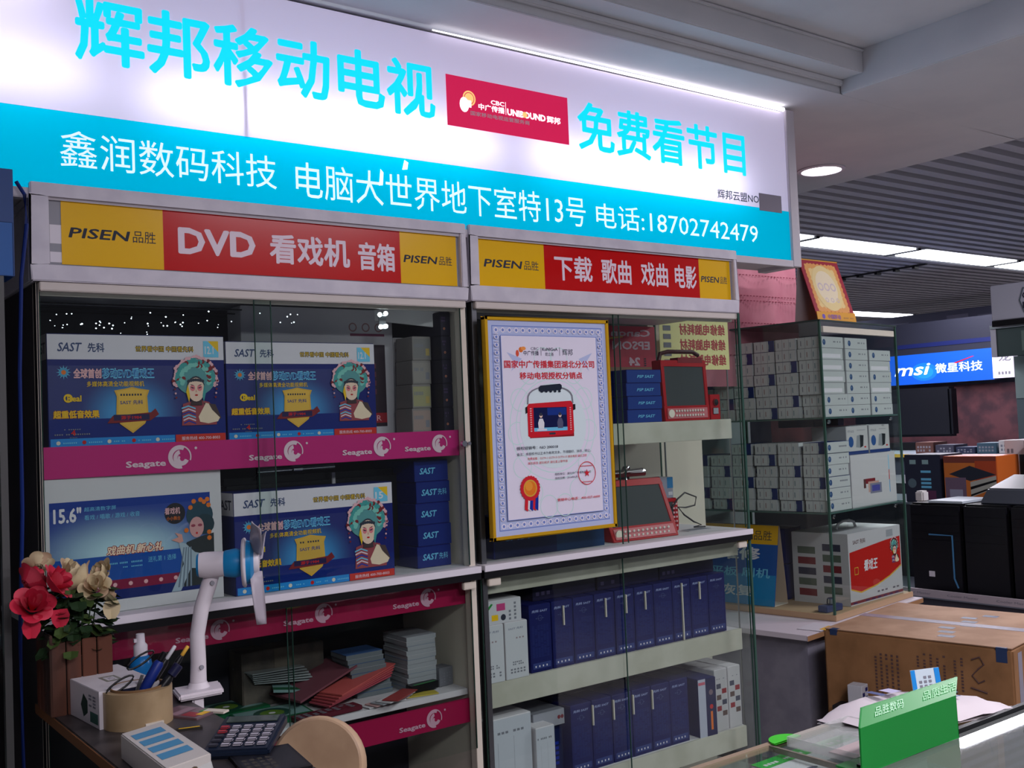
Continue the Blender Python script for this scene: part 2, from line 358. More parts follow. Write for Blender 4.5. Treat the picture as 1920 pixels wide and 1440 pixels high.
def cabinet(name, label, x0, x1, panels, strips, gside):
    t = thing(name, label, 'display cabinet', (x0, 2.6, 0)); w = x1 - x0; D = .45
    # header box with a window for the sign card
    b = B(); z0, z1 = 1.937, 2.171; pa, pb, pz0, pz1 = panels
    pa -= x0; pb -= x0
    b.box(0, 0, z0, w, .03, pz0, FRM); b.box(0, 0, pz1, w, .018, z1, FRM); b.box(0, 0, pz0, pa, .03, pz1, FRM); b.box(pb, 0, pz0, w, .03, pz1, FRM)
    b.box(0, .018, z1 - .05, w, D, z1 - .03, FRM); b.box(0, .03, z0, w, D, z0 + .012, FRM); b.box(0, D - .012, z0, w, D, z1 - .05, FRM); b.box(0, .03, z0, .012, D - .012, z1 - .05, FRM); b.box(w - .012, .03, z0, w, D - .012, z1 - .05, FRM)
    b.build('header', t, bevel=.0025)
    b = B(); b.box(.018, .006, z0 - .022, w - .006, .034, z0, RAIL); b.box(.018, .034, z0 - .03, w - .006, .05, z0, RAIL); b.build('top_rail', t, bevel=.002)
    # body frame
    b = B(); P = CREAM
    b.box(w - .022, .02, .08, w, .05, z0, P) if not gside else None
    b.box(.012, .02, .08, .018 if not gside else .03, .05, z0, DARK if not gside else STEEL)
    b.box(.012, .051, .08, .018, D, z0, M((70, 66, 70), .5) if not gside else GLASS)
    if not gside: b.box(w - .012, .05, .08, w - .002, D, z0, P)
    b.box(.01, .04, 0, w - .01, D, .08, DARK)
    b.build('side_frame', t, bevel=.001)
    if gside:
        b = B(); b.box(w - .006, .03, 1.14, w, D, z0, GLASS); b.box(w - .006, .03, .08, w, D, 1.10, GLASSD); b.build('glass_side', t)
        b = B(); b.box(w - .010, .0, .08, w - .001, .008, z0, GEDGE); b.box(w - .008, D - .006, .08, w, D, z0, GEDGE); b.build('corner_edge', t)
    # back: upper part glass in the glazed cabinet, board otherwise
    b = B()
    if gside:
        b.box(.02, D - .006, .08, w * .62, D, 1.1, M((176, 172, 170), .6)); b.box(w * .62, D - .006, .08, w - .01, D, 1.1, M((168, 166, 168), .6))
        b.box(.02, D - .006, 1.14, w - .01, D, 1.525, M((196, 188, 176), .6)); b.box(.02, D - .006, 1.545, w - .01, D, z0, GLASSD)
    else: b.box(.02, D - .01, .08, w - .01, D, z0, M((44, 42, 52), .5))
    b.build('back_panel', t)
    # shelves
    for z, name2 in ((1.545, 'shelf'), (.765, 'shelf'), (.41, 'shelf')):
        if z == .41 and not gside: continue
        b = B(); b.box(.02, .07, z - .018, w - .012, D - .012, z, OFF); b.build(name2, t, bevel=.001)
    b = B(); b.box(0, -.006, 1.122, w, D - .012, 1.137, OFF); b.box(0, -.012, 1.118, w, -.006, 1.1375, WHITE); b.build('middle_ledge', t, bevel=.001)
    b = B(); b.box(0, -.008, 1.098, w, .05, 1.1175, BLACK); b.build('lower_track', t)
    for (z0s, z1s, m, nm, marks) in strips:
        b = B(); b.box(.02, .055, z0s, w - .014, .068, z1s, m); s = b.build(nm, t, bevel=.001)
        if marks:
            fc = Face((0, .0545, z0s), (w, 0, 0), (0, 0, z1s - z0s)); asp = w / (z1s - z0s)
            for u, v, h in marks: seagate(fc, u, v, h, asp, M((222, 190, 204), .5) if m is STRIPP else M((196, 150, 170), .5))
            fc.build('printed_logo', s)
    return t
c1 = cabinet('display_cabinet', 'glass-fronted display cabinet with pink shelf strips and a DVD header card', .559, 1.788, (.600, 1.768, 1.976, 2.141),
   [(1.47, 1.547, STRIPP, 'shelf_strip', [(.285, .5, .78), (.54, .5, .74), (.765, .5, .74), (.925, .5, .70)]),
    (1.022, 1.092, STRIPP_SHADE, 'shelf_strip', [(.10, .5, .76), (.36, .5, .74), (.60, .52, .76), (.875, .5, .76)]),
    (.668, .738, STRIPP_SHADE, 'shelf_strip', [(.25, .5, .7), (.88, .5, .76)])], False)
c2 = cabinet('display_cabinet', 'glass-sided display cabinet with cream shelf strips next to the pink-striped one', 1.800, 3.010, (1.834, 2.992, 1.985, 2.140),
   [(1.472, 1.545, STC, 'shelf_strip', None), (1.038, 1.10, STC, 'shelf_strip', None), (.690, .766, STC, 'shelf_strip', None), (.335, .41, STC, 'shelf_strip', None)], True)
b = B(); b.box(0, .06, .08, .011, .44, 1.93, BLACK); b.build('dark_gap', c2, loc=(-.0115, 0, 0))
# header cards
def pisen(fc, u0, v0, u1, v1, m=INK):
    w = u1 - u0; fc.text('PISEN', u0, v0, u0 + w * .70, v1 - (v1 - v0) * .1, m, .02, .15); fc.text('品胜', u0 + w * .73, v0 - .01, u1, v1, m)
fc = Face((.630 - .559, .016, 1.981), (1.130, 0, 0), (0, 0, .156))
fc.rect(0, 0, .215, 1, PANEL_Y); fc.rect(.215, 0, .826, 1, PANEL_R); fc.rect(.826, 0, 1, 1, PANEL_Y)
pisen(fc, .014, .42, .198, .60); pisen(fc, .835, .40, .985, .56)
WTX = M((232, 214, 226), .4)
fc.text('DVD', .248, .28, .432, .72, WTX, .035); fc.text('看戏机', .467, .22, .680, .74, WTX, .025); fc.text('音箱', .703, .20, .810, .72, WTX, .025)
b = B(); b.box(.042, .017, 1.972, 1.212, .020, 2.142, GREYP); b.box(.045, .0165, 2.03, .074, .0168, 2.075, WHITE); b.box(.045, .0165, 1.985, .10, .0168, 2.010, WHITE); b.build('backing_board', c1)
fc.build('header_card', c1)
fc = Face((1.842 - 1.80, .016, 1.985), (1.142, 0, 0), (0, 0, .155))
fc.rect(0, 0, .226, 1, PANEL_Y); fc.rect(.226, 0, .855, 1, PANEL_R); fc.rect(.855, 0, 1, 1, PANEL_Y)
pisen(fc, .016, .40, .205, .58); pisen(fc, .862, .40, .985, .56)
for s, a, c in (('下载', .262, .405), ('歌曲', .440, .560), ('戏曲', .600, .715), ('电影', .745, .842)): fc.text(s, a, .22, c, .76, WTX, .02)
fc.build('header_card', c2)
b = B(); b.box(.036, .017, 1.978, 1.19, .020, 2.142, GREYP); b.build('backing_board', c2)
# sliding glass doors
def door(cab, x0, x1, y, z0, z1, label=None, edge=True):
    b = B(); b.box(x0, y, z0, x1, y + .005, z1, GLASS); d = b.build('sliding_glass_door', cab)
    b = B(); b.box(x0 - .0005, y, z0, x0 + .0012, y + .005, z1, GEDGE); b.build('ground_edge', d); b = B(); b.box(x1 - .0012, y, z0, x1 + .0005, y + .005, z1, GEDGE); b.build('ground_edge', d); return d
door(c1, .02, .600, .022, 1.142, 1.914); door(c1, .548, 1.205, .012, 1.142, 1.914)
door(c1, .02, .632, .022, .60, 1.095); door(c1, .612, 1.205, .012, .60, 1.095)
door(c2, .02, .620, .022, 1.142, 1.914); door(c2, .585, 1.200, .012, 1.142, 1.914)
door(c2, .008, .588, .022, .10, 1.095); door(c2, .578, 1.200, .012, .10, 1.095)
for cab, xs in ((c1, (1.17,)), (c2, (.02, 1.14))):
    for x in xs: b = B(); b.box(x, -.002, 1.072, x + .045, .012, 1.094, CREAM); b.build('door_grip', cab, bevel=.002)
b = B(); b.lathe([(0, 0), (.009, 0), (.009, .012), (0, .013)], CHROME, 14, (1.20, .008, 1.505), 'y'); b.lathe([(0, 0), (.006, 0), (.006, .014), (0, .015)], CHROME, 12, (1.216, .006, 1.505), 'y'); b.build('door_lock', c1, smooth=True)
# ------------------------------------------------------------------ printed cartons of the glass cabinets
SKIN = M((236, 200, 180), .5); TEAL = M((60, 150, 150), .5); TEAL2 = M((120, 190, 180), .5); PINKD = M((226, 170, 180), .5)
DEEP = M((6, 20, 104), .35); GLOWB = radial('printed_blue_glow', (60, 160, 224), (6, 20, 104), -.024, .075, .135, .115)
def opera(fc, cu, cv, s, hood=TEAL, asp=None):
    "printed portrait of an opera performer: beaded headdress, painted face, patterned robe and long pale sleeve"
    A = asp or fc.asp
    def q(x, y): return (cu + x * s, cv + y * s * A)
    def qr(x, y): return q(x * .95, y if y > -1 else -1 + (y + 1) * .62)
    # robe
    fc.poly([qr(-.9, -1.0), qr(-1.0, -3.3), qr(1.5, -3.3), qr(1.6, -2.2), qr(1.0, -.9), qr(.2, -.7)], M((150, 60, 70), .5))
    for k in range(6): fc.poly([qr(-1 + .03 * k, -1.4 - .32 * k), qr(-.5, -1.15 - .32 * k), qr(0, -1.45 - .32 * k), qr(0, -1.6 - .32 * k), qr(-.5, -1.3 - .32 * k), qr(-1 + .03 * k, -1.55 - .32 * k)], (LBLUE, PALE, BLUE)[k % 3])
    fc.poly([qr(.55, -.95), qr(1.45, -1.1), qr(1.85, -2.6), qr(1.5, -2.9), qr(.9, -1.6)], M((70, 50, 50), .6))
    fc.poly([qr(.75, -.95), qr(.95, -1.0), qr(1.2, -1.7), qr(1.75, -2.55), qr(1.6, -2.95), qr(.9, -3.15), qr(.3, -2.95), qr(.2, -2.4), qr(.5, -1.6)], M((232, 206, 180), .5))
    # headdress
    fc.disc(*q(.05, .75), 1.38 * s, M((86, 146, 150), .5), 24, 1.2 * s * A)
    rs = random.Random(3)
    for k in range(34):
        a = -.35 + (PI + .7) * k / 33
        for rr, m2, sz in ((1.45, PINKD, .12), (1.18, hood, .16), (.92, TEAL2, .15)):
            rj = rr + rs.uniform(-.1, .1); fc.disc(*q(.05 + rj * math.cos(a), .70 + rj * .98 * math.sin(a)), sz * s, m2 if rs.random() < .85 else DRED, 7)
    for k in range(5):
        for sx in (-1, 1): fc.disc(*q(.05 + sx * (1.5 - .04 * k), .55 - .28 * k), .07 * s, PINKD if k % 2 else DRED, 7)
    # neck, face
    fc.poly([q(-.25, -.6), q(.4, -.6), q(.45, -1.1), q(-.35, -1.1)], M((60, 40, 44), .6))
    fc.disc(*q(.05, 0), .62 * s, INK, 20, .86 * s * A); fc.disc(*q(.05, -.05), .57 * s, SKIN, 20, .80 * s * A)
    for k in range(7): fc.disc(*q(-.42 + .155 * k, .52 + .08 * math.sin(PI * k / 6)), .11 * s, INK, 8)
    for sx in (-1, 1):
        fc.disc(*q(.05 + sx * .24, .06), .17 * s, M((222, 120, 130), .5), 10, .22 * s * A)
        fc.poly([q(.05 + sx * .1, .05), q(.05 + sx * .24, .12), q(.05 + sx * .42, .14), q(.05 + sx * .24, .02)], INK)
        fc.poly([q(.05 + sx * .1, .2), q(.05 + sx * .28, .30), q(.05 + sx * .44, .30), q(.05 + sx * .26, .24)], INK)
        fc.poly([q(.05 + sx * .55, .3), q(.05 + sx * .68, -.2), q(.05 + sx * .5, -.9), q(.05 + sx * .42, -.5)], YEL if sx < 0 else TEAL)
    fc.poly([q(.03, .05), q(.12, -.22), q(.0, -.24)], M((214, 160, 140), .5)); fc.disc(*q(.06, -.42), .11 * s, RED, 10, .06 * s * A)
def sast_art(size):
    def f(fc):
        fc.rect(.003, .775, .997, .997, M((214, 206, 216), .45)); fc.rect(.003, .003, .997, .775, DEEP)
        fc.rect(.004, .12, .80, .72, GLOWB); fc.rect(.003, .003, .997, .245, M((8, 30, 112), .35))
        fc.rect(.01, .003, .69, .075, SKY); fc.rect(.695, .003, .995, .075, M((196, 44, 30), .4)); fc.text('服务热线 400-700-8003', .73, .02, .96, .055, PALE, .01)
        for k in range(5): fc.disc(.05 + .135 * k, .038, .011, (CREAM, RED)[k % 2]); fc.marks(.075 + .135 * k, .03, .15 + .135 * k, .05, 7, LBLUE)
        fc.text('SAST', .055, .845, .185, .925, M((52, 66, 110), .5), .02, .25); fc.text('先科', .215, .84, .305, .925, M((52, 66, 110), .5), .02)
        fc.text('世界看中国 中国看先科', .475, .845, .815, .905, INK, .06); fc.text('世界看中国 中国看先科', .475, .85, .815, .90, YEL, .0)
        fc.rect(.873, .80, .965, .955, LBLUE); fc.poly([(.90, .955), (.965, .955), (.965, .85)], YEL); fc.text(size, .882, .83, .935, .905, WHITE, .02)
        fc.disc(.085, .66, .026, M((70, 150, 190), .5), 12); fc.disc(.085, .66, .013, ORANGE, 10)
        for k in range(12):
            a = 2 * PI * k / 12; fc.poly([(.085 + .024 * math.cos(a - .1), .66 + .024 * fc.asp * math.sin(a - .1)), (.085 + .04 * math.cos(a), .66 + .04 * fc.asp * math.sin(a)), (.085 + .024 * math.cos(a + .1), .66 + .024 * fc.asp * math.sin(a + .1))], LBLUE)
        fc.text('全球首创', .135, .605, .285, .695, PINKT, .04); fc.text('移动EVD看戏王', .288, .60, .58, .70, LBLUE, .05); fc.text('移动EVD看戏王', .289, .612, .579, .688, M((20, 60, 150), .4), .0)
        fc.text('多媒体高清全功能视频机', .205, .53, .52, .58, YEL, .01)
        fc.ring(.105, .43, .024, .014, YEL); fc.text('Real', .10, .40, .175, .455, YEL, .03)
        fc.text('超重低音效果', .025, .25, .27, .325, M((200, 120, 20), .5), .06); fc.text('超重低音效果', .027, .255, .268, .32, YEL, .02)
        fc.poly([(.36, .27), (.365, .44), (.352, .495), (.41, .51), (.45, .525), (.49, .51), (.548, .495), (.535, .44), (.54, .27), (.52, .19), (.45, .105), (.38, .19)], GOLD)
        fc.poly([(.370, .28), (.375, .44), (.366, .485), (.45, .51), (.534, .485), (.525, .44), (.53, .28), (.512, .20), (.45, .125), (.388, .20)], M((226, 178, 76), .35, .3))
        fc.marks(.385, .445, .51, .475, 8, INK); fc.text('SAST 先科', .382, .365, .51, .405, M((40, 60, 120), .5), .02)
        fc.poly([(.31, .20), (.34, .265), (.555, .29), (.58, .325), (.60, .27), (.55, .215), (.36, .20)], DRED); fc.rect(.345, .222, .545, .275, M((30, 16, 70), .4)); fc.text('源于1984', .385, .23, .50, .265, RED, .03)
        fc.marks(.03, .105, .22, .125, 16, GREYINK); fc.text('4', .115, .10, .14, .15, RED, .02); fc.marks(.08, .15, .17, .165, 8, GREYINK); fc.marks(.1, .08, .15, .09, 6, GREYINK)
        opera(fc, .815, .50, .088)
    return f
def blue_side(fc): fc.rect(0, 0, 1, .775, NAVY); fc.rect(0, .775, 1, 1, OFF); fc.text('SAST', .1, .83, .9, .93, INK, .02)
SG = 'blue opera-performer cartons of portable players'
s1 = carton('player_carton', 'blue printed carton with opera performer, upper shelf, beside the dark cabinet edge', 'carton', .442, .12, .276, (.826, 2.68, 1.545), side=NAVY, art=sast_art('12.1'), sideart=blue_side, group=SG)
s2 = copy_tree(s1); s2.location = (1.276, 2.68, 1.545); s2['label'] = 'blue printed carton with opera performer, upper shelf, in front of white cartons'; s2.scale = (1.02, 1, .955)
s3 = carton('player_carton', 'blue printed carton with opera performer, middle shelf, behind the fan', 'carton', .478, .12, .268, (1.285, 2.645, 1.1375), side=NAVY, art=sast_art('15'), sideart=blue_side, group=SG)
GL2 = radial('printed_cyan_glow', (190, 225, 235), (10, 52, 140), -.03, .14, .26, .12)
def art156(fc):
    fc.rect(.002, .002, .998, .998, OFF); fc.rect(.04, .085, .93, .80, M((10, 50, 138), .4)); fc.rect(.04, .40, .93, .74, GL2); fc.rect(.04, .18, .93, .40, M((16, 74, 160), .4))
    fc.rect(.04, .085, .93, .155, M((10, 30, 100), .4)); fc.rect(.04, .155, .93, .225, M((130, 22, 60), .4))
    for k in range(10): fc.disc(.12 + .085 * k, .19, .012, PINKT, 8)
    fc.rect(.78, .965, .93, .985, M((120, 40, 70), .5)); fc.rect(.78, .965, .84, .985, M((50, 50, 110), .5))
    fc.text('15.6"', .06, .655, .205, .76, WHITE, .03); fc.text('超高清数字屏', .22, .725, .39, .755, LBLUE); fc.text('看戏 / 唱歌 / 游戏 / 收音', .22, .665, .52, .70, LBLUE)
    fc.text('戏曲机.新心礼', .33, .395, .65, .47, M((150, 30, 30), .5), .10, .2); fc.text('戏曲机.新心礼', .332, .40, .648, .465, M((245, 215, 190), .5), .03, .2)
    fc.text('送礼第 1 选择', .56, .325, .72, .365, LBLUE); fc.marks(.33, .335, .53, .355, 22, LBLUE); fc.marks(.42, .305, .53, .32, 12, LBLUE)
    fc.disc(.72, .66, .06, M((24, 20, 30), .5), 22); fc.text('看戏机', .66, .655, .75, .705, PINKT, .02, .1); fc.text('小小舞台', .67, .61, .75, .64, ORANGE)
    # performer with orange pompoms and long water sleeves
    q = lambda x, y: (.845 + x * .068, .545 + y * .068 * fc.asp)
    fc.poly([q(-.9, -1.2), q(-1.9, -4.9), q(1.5, -4.9), q(1.5, -.6), q(.4, -.8)], M((34, 40, 44), .6)); fc.poly([q(-1.6, -1.1), q(-1.0, -1.3), q(-.2, -2.1), q(1.2, -2.5), q(1.0, -3.6), q(-.6, -3.4), q(-1.5, -5.2), q(-2.3, -5.2), q(-1.2, -3.0)], M((160, 176, 190), .6))
    for k in range(4): fc.poly([q(-1.2 + .2 * k, -1.6), q(-1.1 + .2 * k, -1.6), q(-1.6 + .35 * k, -4.9), q(-1.75 + .35 * k, -4.9)], M((110, 124, 140), .6))
    fc.disc(*q(.3, 1.0), .080, M((30, 62, 78), .6), 18); fc.disc(*q(.7, .2), .06, M((26, 50, 60), .6), 14)
    for x, y in ((-.2, 2.2), (.4, 2.6), (1.0, 2.4), (1.4, 1.8), (1.5, -.5), (1.1, -1.0), (-.9, -.2), (.7, 2.1), (-.5, 1.7)): fc.disc(*q(min(x, 1.1), min(y, 2.3)), .014, ORANGE, 8)
    fc.disc(*q(0, 0), .043, M((206, 150, 150), .5), 16, .060 * fc.asp)
    for sx in (-1, 1): fc.disc(*q(sx * .3, .15), .014, M((150, 60, 80), .5), 8, .011)
    fc.disc(*q(0, -.5), .007, RED, 6); fc.poly([q(-1.9, -.3), q(-1.3, -.5), q(-1.2, -1.1), q(-1.5, -1.2), q(-2.2, -.9), q(-1.6, -.7)], M((214, 150, 140), .5))
carton('player_carton', 'white-bordered blue carton reading 15.6 behind the rose bouquet, middle shelf', 'carton', .445, .13, .345, (.802, 2.665, 1.1375), rz=.03, side=OFF, art=art156)
# tall white cartons standing behind the upper row
def art_tall(fc):
    fc.rect(.002, .002, .998, .998, M((188, 182, 190), .5)); fc.rect(.06, .06, .94, .72, M((40, 22, 36), .5)); fc.rect(.06, .09, .94, .17, M((150, 24, 36), .5)); fc.text('TV PLAYER', .6, .105, .9, .15, PINKT)
    for k in range(3): fc.ring(.72 + .09 * k, .86, .028, .020, M((150, 110, 110), .5))
    fc.rect(.70, .79, .94, .81, M((120, 50, 80), .5)); fc.marks(.08, .25, .9, .6, 9, M((90, 40, 60), .5), .7, 5)
carton('player_carton', 'big white carton standing behind the upper blue cartons', 'carton', .50, .10, .385, (1.42, 2.86, 1.545), side=OFF, art=art_tall)
def art_tall2(fc):
    fc.rect(.01, .003, .99, .997, M((176, 168, 172), .5)); fc.rect(.05, .06, .80, .74, M((46, 26, 34), .5)); fc.rect(.05, .09, .80, .2, M((150, 24, 36), .5)); fc.marks(.1, .11, .75, .18, 5, PINKT, .6, 2)
    for k in range(2): fc.ring(.2 + .4 * k, .87, .13, .09, M((150, 110, 110), .5))
    fc.marks(.1, .3, .75, .7, 4, M((110, 60, 50), .5), .7, 6)
carton('player_carton', 'narrow white carton between big white carton and the small stacked boxes', 'carton', .085, .10, .30, (1.715, 2.86, 1.545) , side=OFF, art=art_tall2)
# stacks of small boxes behind the end of the upper shelf
cols = [(150, 130, 124), (150, 146, 110), (140, 134, 130), (120, 118, 118), (112, 122, 124)]
words_ = ['lowest', 'second from bottom', 'third from bottom', 'fourth from bottom', 'fifth from bottom', 'sixth from bottom', 'seventh from bottom', 'eighth from bottom', 'ninth from bottom', 'tenth from bottom', 'eleventh from bottom', 'topmost']
def wd(i, n): return 'topmost' if i == n - 1 else words_[i]
for i in range(4):
    cc = cols[i]
    def a(fc, cc=cc): fc.rect(.04, .08, .96, .92, M(cc, .6)); fc.marks(.1, .55, .6, .8, 6, GREYINK); fc.rect(.7, .2, .9, .5, M((170, 150, 90), .6) if i % 2 else GREYINK)
    carton('accessory_box', 'greyish small box behind the upper shelf end, %s of its pile' % wd(i, 4), 'box', .022 + .045, .10, .072, (1.69 + .003 * i, 2.735, 1.545 + i * .0735), side=M((130, 124, 122), .6), art=a, group='greyish boxes piled at the upper shelf end')
for i in range(5):
    def a(fc): fc.rect(.03, .05, .97, .95, M((26, 22, 40), .5)); fc.ring(.35, .3, .10, .05, M((190, 120, 90), .5)); fc.marks(.1, .6, .5, .85, 4, M((70, 50, 90), .5), .6, 2)
    carton('accessory_box', 'dark small box beside the cabinet post, upper shelf, %s' % wd(i, 5), 'box', .036, .30, .072, (1.753, 2.68, 1.545 + i * .073), side=M((24, 20, 36), .5), art=a, group='dark boxes piled beside the cabinet post')
# glowing dots added for ceiling lamps mirrored in the glass, and the silver reflector plate
t = thing('reflected_light_dots', 'glowing dots standing in for lamp reflections under the pink-striped cabinet top', 'reflection dots', (.6, 2.7, 1.90))
PT = emis((230, 240, 255), 5); rs = random.Random(5)
b = B(); b.tube([(0, .1, .012), (.55, .1, .010)], .002, BLACK, 6); b.tube([(0, .2, .012), (.7, .2, .010)], .002, BLACK, 6); b.tube([(.0, .3, .012), (.7, .3, .012)], .002, BLACK, 6); b.build('added_cord', t)
b = B()
for k in range(60):
    x = rs.uniform(.0, .72); y = rs.choice((.1, .2, .3)); z = rs.uniform(-.045, .0) if x < .35 else rs.uniform(-.03, .003); r = rs.uniform(.0009, .0022)
    b.lathe([(0, z - r), (r, z - r * .4), (r, z + r * .4), (0, z + r)], PT, 6, (x, y, 0))
b.build('bulb', t)  # emissive dots imitate reflected lamps, not bulbs on a string
t = thing('cabinet_lamp', 'small four-bulb lamp hanging under the end of the cabinet top', 'lamp', (1.545, 2.70, 1.885))
b = B(); b.box(-.012, 0, -.03, .012, .004, .012, STEEL); b.build('bracket', t)
for dx, dz in ((-.011, .012), (.009, .016), (-.009, -.024), (.008, -.022)):
    b = B(); b.lathe([(0, -.007), (.005, -.005), (.007, 0), (.005, .005), (0, .007)], emis((240, 250, 255), 9), 10, (dx, -.004, dz)); b.build('bulb', t, smooth=True)
t = thing('tin_plate', 'brushed metal plate under the cabinet top beside the four-bulb lamp', 'plate', (1.68, 2.69, 1.86))
b = B(); b.hexa([(-.1, .2, .045), (.085, 0, .0), (.085, .006, .0), (-.1, .206, .045), (-.1, .2, .072), (.085, 0, .072), (.085, .006, .072), (-.1, .206, .072)], M((224, 222, 224), .35)); b.build('plate', t)

# blue stack beside the certificate, middle shelf, and the big black player behind
for i in range(5):
    def a(fc, i=i): fc.rect(.01, .02, .99, .98, M((10, 34, 112), .4)); fc.text('SAST', .15, .35, .62, .65, LBLUE, .02, .25); (fc.text('先科', .64, .35, .9, .65, LBLUE) if i in (3, 0) else None)
    carton('player_carton', 'flat blue carton in the stack by the cabinet post, middle shelf, %s' % wd(i, 5), 'carton', .12, .25, .063, (1.694 + .004 * (i % 2), 2.70, 1.1375 + i * .0645), side=DEEP, art=a, group='flat blue cartons stacked by the cabinet post')
t = thing('portable_player', 'big black portable player with chrome handle behind the blue carton, middle shelf', 'portable player', (1.36, 2.80, 1.1375))
b = B(); b.box(-.29, 0, 0, .29, .05, .30, M((16, 16, 20), .3)); b.build('player_body', t, bevel=.02)
b = B(); b.box(-.24, -.002, .04, .24, .0, .26, M((20, 22, 28), .1)); b.build('screen', t)
b = B(); b.tube([(-.18, .02, .295), (-.18, .0, .315), (.06, .0, .318)], .007, CHROME, 10); b.lathe([(0, -.02), (.014, -.014), (.014, .014), (0, .02)], CHROME, 14, (-.06, 0, .318), 'x'); b.build('handle', t, smooth=True)
b = B(); b.box(.05, -.006, .262, .06, 0, .30, WHITE); b.build('catch', t)

# ------------------------------------------------------------------ lower part of the pink-striped cabinet: papers, discs, books
def sheet(b, cx, cy, cz, w, d, a, th, m, tilt=0, m2=None):
    c, s_ = math.cos(a), math.sin(a); P = []
    for z in (0, th):
        for dx, dy in ((-w / 2, -d / 2), (w / 2, -d / 2), (w / 2, d / 2), (-w / 2, d / 2)):
            P.append((cx + dx * c - dy * s_, cy + dx * s_ + dy * c, cz + z + tilt * (dx + w / 2)))
    b.hexa(P, m)
zs = .766
for i in range(12):
    w = .098 + .003 * (i % 3); b = B(); b.box(-w / 2, 0, 0, w / 2, .14, .0125, M((150, 152, 158), .6)); b.box(-w / 2 - .001, .001, .0125, w / 2 + .001, .139, .0135, (M((120, 140, 170), .5), WHITE, GREYP)[i % 3])
    o = b.build('book', loc=(1.665 + .002 * (i % 2), 2.75, zs + i * .0136)); tag(o, 'pale paperback in the tall pile by the cabinet side, %s' % (wd(i, 12)), 'book', 'pale books piled on the lower shelf')
for i in range(9):
    b = B(); b.box(-.06, 0, 0, .06, .10, .0135, M((104, 110, 116), .6)); b.box(-.061, -.001, .0135, .061, .10, .0145, (M((60, 90, 140), .5), GREYP)[i % 2])
    o = b.build('book', loc=(1.53 - .004 * i, 2.80 , zs + i * .0146)); tag(o, 'bluish thin book in the slumped pile behind, %s' % (wd(i, 9)), 'book', 'bluish books piled behind the pale ones')
def leaf_thing(name, label, cat, cx, cy, cz, w, d, a, th, m, art=None, tilt=0):
    t = thing(name, label, cat, (cx, cy, cz), a)
    b = B(); sheet(b, 0, 0, 0, w, d, 0, th, m, tilt); b.build('card', t)
    if art: fc = Face((-w / 2, -d / 2, th), (w, 0, tilt * w), (0, d, 0)); art(fc); fc.build('printed_top', t)
    return t
def disc_art(fc):
    fc.rect(.03, .04, .97, .96, M((120, 150, 150), .4)); fc.rect(0, 0, 1, .2, M((16, 84, 50), .4)); fc.disc(.5, .55, .26, M((30, 70, 60), .4), 20); fc.disc(.5, .55, .17, M((90, 120, 40), .4), 16); fc.disc(.5, .55, .05, OFF, 10)
leaf_thing('disc_sleeve', 'green disc sleeve lying on the lower shelf, beside the fan base', 'disc', 1.13, 2.95, zs, .20, .14, .05, .012, M((20, 90, 56), .4), disc_art)
leaf_thing('disc_sleeve', 'green disc sleeve lying on the lower shelf, above the calculator', 'disc', 1.20, 2.79, zs, .20, .15, -.08, .012, M((20, 90, 56), .4), disc_art)
leaf_thing('disc_sleeve', 'pale green disc sleeve tilted on top of the papers behind the door gap', 'disc', 1.355, 2.90, zs + .05, .20, .15, -.35, .008, M((120, 150, 150), .4), disc_art, -.10)
for i in range(6):
    leaf_thing('plastic_sleeve', 'clear plastic sleeve fanned out behind the tilted disc sleeve, %s' % words_[i], 'sleeve', 1.30 - .008 * i, 2.95, zs + .07 + .007 * i, .17, .12, -.3 + .08 * i, .003, M((150, 156, 158), .15), None, -.04)
PKP = M((176, 66, 82), .6)
for i in range(5):
    leaf_thing('pink_paper', 'salmon pink paper wad fanned beside the pale books, %s' % words_[i], 'paper', 1.45 + .006 * i, 2.80, zs + .012 + .007 * i, .24, .09, .22 + .035 * i, .004, M((170 + 6 * i, 70 + 4 * i, 84), .6), None, .16)
leaf_thing('pink_folder', 'dull rose folder standing open behind the pink papers', 'folder', 1.36, 2.86, zs + .03, .20, .16, .15, .006, M((120, 66, 78), .6), None, .32)
leaf_thing('magazine', 'dark red magazine lying open before the pink papers', 'magazine', 1.32, 2.70, zs + .002, .20, .05, .05, .012, M((86, 26, 40), .4), lambda fc: fc.marks(.05, .1, .95, .9, 8, GREYINK, .6, 3))
for i in range(5): leaf_thing('leaflet', 'pale leaflet in the loose heap near the shelf strip, %s' % words_[i], 'leaflet', 1.50 + .012 * i, 2.70 - .004 * i, zs + .001 + .004 * i, .13, .05, .1 + .12 * i, .0025, (OFF, M((190, 150, 150), .5), GREYP, OFF, M((150, 60, 60), .5))[i])
leaf_thing('leaflet', 'yellow leaflet lying between black case and the shelf strip', 'leaflet', 1.63, 2.705, zs, .10, .04, -.2, .003, M((190, 170, 70), .5))
leaf_thing('case', 'black case with green edge lying before the pale books', 'case', 1.655, 2.735, zs + .004, .10, .03, .1, .022, BLACK, lambda fc: fc.rect(.1, .0, .9, .3, GREEN))
t = carton('accessory_box', 'crumpled little grey box in the corner beside the pale books', 'box', .055, .05, .055, (1.745, 2.74, zs), rz=.15, side=M((110, 110, 118), .5), art=lambda fc: fc.marks(.1, .2, .9, .8, 4, GREYINK, .6, 4))
t = thing('brown_box', 'worn brown cardboard box at the back of the lower shelf', 'box', (1.30, 2.93, zs))
b = B(); b.box(-.13, 0, 0, .13, .10, .16, noisy('dull_card', (74, 66, 62), (92, 82, 74), 20)); b.build('carton_body', t, bevel=.003); b = B(); b.box(-.03, -.001, 0, .02, 0, .16, M((110, 100, 90), .3)); b.build('tape', t)
